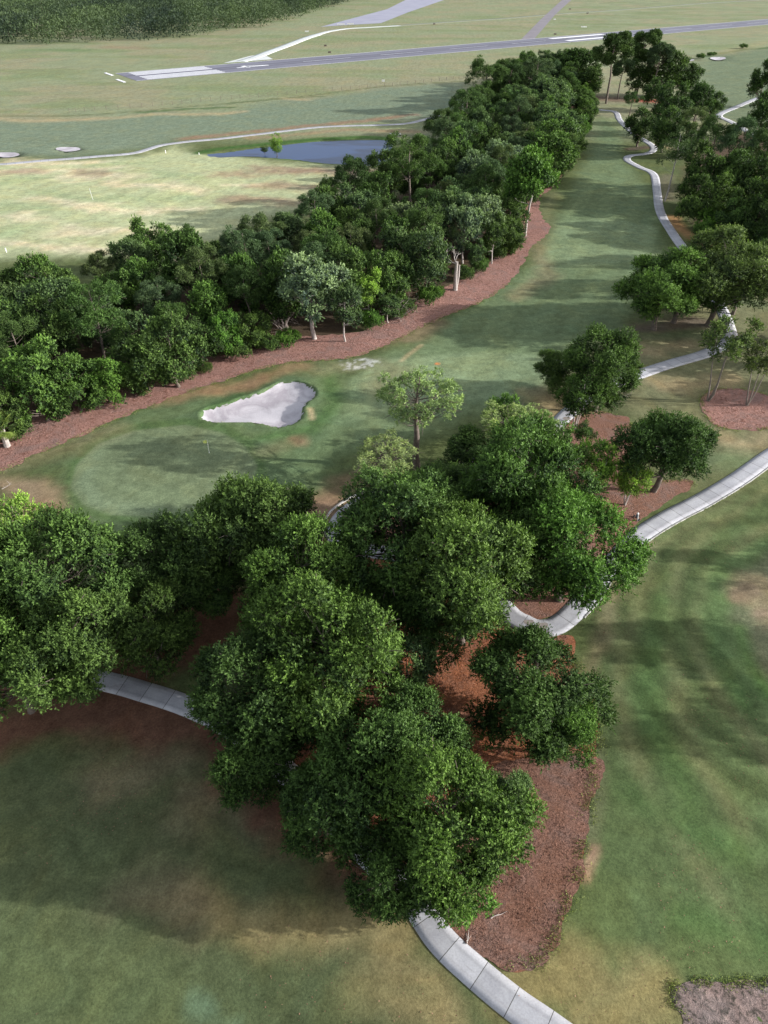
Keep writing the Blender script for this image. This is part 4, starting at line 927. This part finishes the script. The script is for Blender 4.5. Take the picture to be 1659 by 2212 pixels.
def palm(px, py, s, label):
    rg = np.random.default_rng(9); r = empty('palm_tree', at(px, py), label, 'palm'); mb = MB(); mb.tube([(0, 0, -.2), (.05, 0, .8 * s), (0, 0, 1.9 * s)], [.34 * s, .28 * s, .34 * s], 9).build('trunk', M_PALE, r)
    V = []; F = []; T = []
    for k in range(34):
        a = rg.uniform(0, 6.28); el = rg.uniform(-.35, 1.25); L = rg.uniform(1.3, 2.1) * s; d = np.array((math.cos(a) * math.cos(el), math.sin(a) * math.cos(el), math.sin(el)))
        c0 = np.array((0, 0, 1.9 * s)); stem = c0 + d * L * .5; side = norm(np.cross(d, (0, 0, 1))); upv = np.cross(side, d); tn = rg.uniform(0, .7)
        for q in range(-8, 9):
            an = q * .155; dd = d * math.cos(an) + side * math.sin(an); tip = stem + dd * L * (.62 - abs(q) * .015) - np.array((0, 0, .16 * L)); w_ = np.cross(dd, upv) * .035 * s
            m_ = (stem + tip) / 2 + upv * .05; b = len(V); V += [stem, m_ + w_, tip, m_ - w_]; F.append((b, b + 1, b + 2, b + 3)); T += [tn] * 4
        b = len(V); V += [c0 - side * .03, c0 + side * .03, stem + side * .02, stem - side * .02]; F.append((b, b + 1, b + 2, b + 3)); T += [.6] * 4
    me = mesh_py('fronds', V, F, M_LEAF); a_ = me.attributes.new('tint', 'FLOAT', 'POINT'); a_.data.foreach_set('value', np.array(T, dtype=np.float32)); o = link('fronds', me, r); o.color = (.13, .17, .065, 1)
palm(16, 964, 1.6, 'fan palm with pale ragged trunk at the left end of the mulch strip')
for px, py, L_, lab, rz in ((5,1058,1.6,'pale fallen branch at the left edge on the mulch',.6), (312,884,1.2,'dark fallen branch on the grass above the green',.1), (1008,2040,1.0,'small pale fallen branch on the mulch below the near grove',1.2), (1060,1985,1.2,'curled white fallen branch on the mulch beside the near grove',.2)):
    mb = MB(); limb(mb, (0, 0, .08), (math.cos(rz), math.sin(rz), .04), L_, .05, rg, 4, 1); o = mb.build('fallen_branch', M_PALE if 'dark' not in lab else M_BARK); o.location = at(px, py, .05); tag(o, lab, 'branch')
# mound-edge tufts on the ditch bank at the far right
for k, (px, py, s) in enumerate([(1512,129,.5),(1534,123,.38),(1542,121,.3),(1606,107,.5)]):
    x, y = gp(px, py - 2); put('shrub0', x, y, s * 1.2, .8, MD, 'dark bush on the far ditch bank, %s from the left' % ordn[k], 'bush', 'bushes on the far ditch bank')

# loose pine straw lying over the near bed
rg = np.random.default_rng(12)
bp = P([(1110,2098),(1165,2075),(1195,2030),(1210,1985),(1240,1925),(1262,1820),(1272,1740),(1288,1640),(1290,1580),(1240,1430),(1225,1372),(1080,1345),(900,1380),(900,1600),(1050,1750),(1000,2030)])
bb = np.array(bp); n = 60000; x = rg.uniform(bb[:, 0].min(), bb[:, 0].max(), n); y = rg.uniform(bb[:, 1].min(), bb[:, 1].max(), n)
k = inside(x, y, bp) & (fbm(x * .8, y * .8, 3) + rg.uniform(-.2, .2, n) > .58); x, y = x[k], y[k]; n = len(x)
d = norm(np.column_stack([rg.normal(size=n), rg.normal(size=n), rg.normal(size=n) * .25 + .15]))
V = leaf_quads(np.column_stack([x, y, hgt(x, y) + .06]), d, rg.uniform(.08, .24, n), rg.uniform(.02, .05, n), rg, .8)
me = mesh_np('pine_straw', V, np.arange(len(V)).reshape(-1, 4), 4, M_LITTER); a = me.attributes.new('tint', 'FLOAT', 'POINT'); a.data.foreach_set('value', np.repeat(rg.random(n), 4).astype(np.float32))
tag(link('pine_straw', me), 'loose reddish pine straw strewn over the near mulch bed', 'straw', kind='stuff')

# ragged grass creeping over the edges of beds and paths
rg = np.random.default_rng(44); P0 = []; 
def edge_tufts(poly, per_m, spread, closed=True):
    b = resample(poly, .25, closed); n = int(len(b) * .25 * per_m); q = rg.integers(0, len(b), n)
    p = b[q] + rg.normal(size=(n, 2)) * spread; k = fbm(p[:, 0] * .9, p[:, 1] * .9, 15) > .42; P0.append(p[k])
edge_tufts(P([(1110,2098),(1165,2075),(1195,2030),(1210,1985),(1240,1925),(1262,1820),(1272,1740),(1288,1640),(1290,1580),(1270,1480),(1240,1430)]), 150, .40, False)
edge_tufts(P([(1500,1048),(1480,1035),(1430,1040),(1400,1045),(1380,1000),(1365,950),(1360,905),(1330,895),(1290,890),(1245,900)]), 90, .3, False)
edge_tufts(P([(1513,866),(1530,846),(1573,839),(1626,844),(1659,856)]), 90, .3, False); edge_tufts(P([(1513,866),(1535,912),(1573,927),(1619,930),(1659,926)]), 90, .3, False)
edge_tufts(P([(0,1022),(60,990),(150,952),(250,908),(340,872),(430,838),(500,818),(580,792),(660,780),(760,772),(830,748),(900,712),(960,684),(1040,652),(1100,612)]), 70, .4, False)
edge_tufts(BUNK, 60, .18)
edge_tufts(P([(1450,2132),(1500,2120),(1560,2127),(1600,2120),(1640,2125),(1700,2110)]), 200, .25, False); edge_tufts(P([(1490,2300),(1478,2200),(1455,2170),(1450,2132)]), 200, .25, False)
for sd in (1.3, -1.3):
    c = resample(P([(1593,1035),(1525,1076),(1457,1111),(1405,1141),(1352,1187),(1304,1236),(1271,1286),(1234,1327)]), .5, False); d = np.gradient(c, axis=0); d /= np.linalg.norm(d, axis=1)[:, None]; 
    if sd < 0: edge_tufts([tuple(v) for v in (c + np.stack([d[:, 1], -d[:, 0]], 1) * -1.5)[::4]], 60, .09, False)
p = np.concatenate(P0); n = len(p); d = norm(np.column_stack([rg.normal(size=n) * .6, rg.normal(size=n) * .6, np.ones(n)]))
V = leaf_quads(np.column_stack([p, hgt(p[:, 0], p[:, 1]) + .02]), d, rg.uniform(.07, .20, n), rg.uniform(.03, .08, n), rg, .1)
me = mesh_np('grass_tufts', V, np.arange(len(V)).reshape(-1, 4), 4, M_LEAF); a = me.attributes.new('tint', 'FLOAT', 'POINT'); a.data.foreach_set('value', np.repeat(rg.random(n) * .8, 4).astype(np.float32))
o = link('grass_tufts', me); o.color = (.17, .195, .10, 1); tag(o, 'ragged grass tufts along the edges of beds, bunker and paths', 'grass', kind='stuff')
# fallen leaves and clippings on the near turf
rg = np.random.default_rng(61); n = 9000; x = rg.uniform(-45, 45, n); y = rg.uniform(13, 75, n); k = fbm(x * .12, y * .12, 70) + rg.uniform(-.1, .1, n) > .5; x, y = x[k], y[k]; n = len(x)
d = norm(np.column_stack([rg.normal(size=n), rg.normal(size=n), rg.normal(size=n) * .2]))
V = leaf_quads(np.column_stack([x, y, hgt(x, y) + .05]), d, rg.uniform(.06, .17, n), rg.uniform(.04, .10, n), rg, 1.5)
me = mesh_np('fallen_leaves', V, np.arange(len(V)).reshape(-1, 4), 4, M_LITTER); a = me.attributes.new('tint', 'FLOAT', 'POINT'); a.data.foreach_set('value', np.repeat(rg.random(n), 4).astype(np.float32))
tag(link('fallen_leaves', me), 'dry leaves scattered over the near grass', 'leaves', kind='stuff')
# stains on the slabs
M_STAIN = simple('damp_stain', (.24, .20, .18), (.32, .29, .27), 2.5, .8)
for cx, cy, rx, ry in ((1224, 905, 8, 4), (1172, 1352, 14, 9), (1142, 1345, 11, 6)): drape('path_stain', ell(cx, cy, rx, ry, 12), .077, M_STAIN, .5, .12, .18, seed=cx)
import re as _re
for o in bpy.data.objects:
    l = o.get('label')
    if l and len(_re.findall(r"[\w']+", l)) > 16: print('LONG', l)
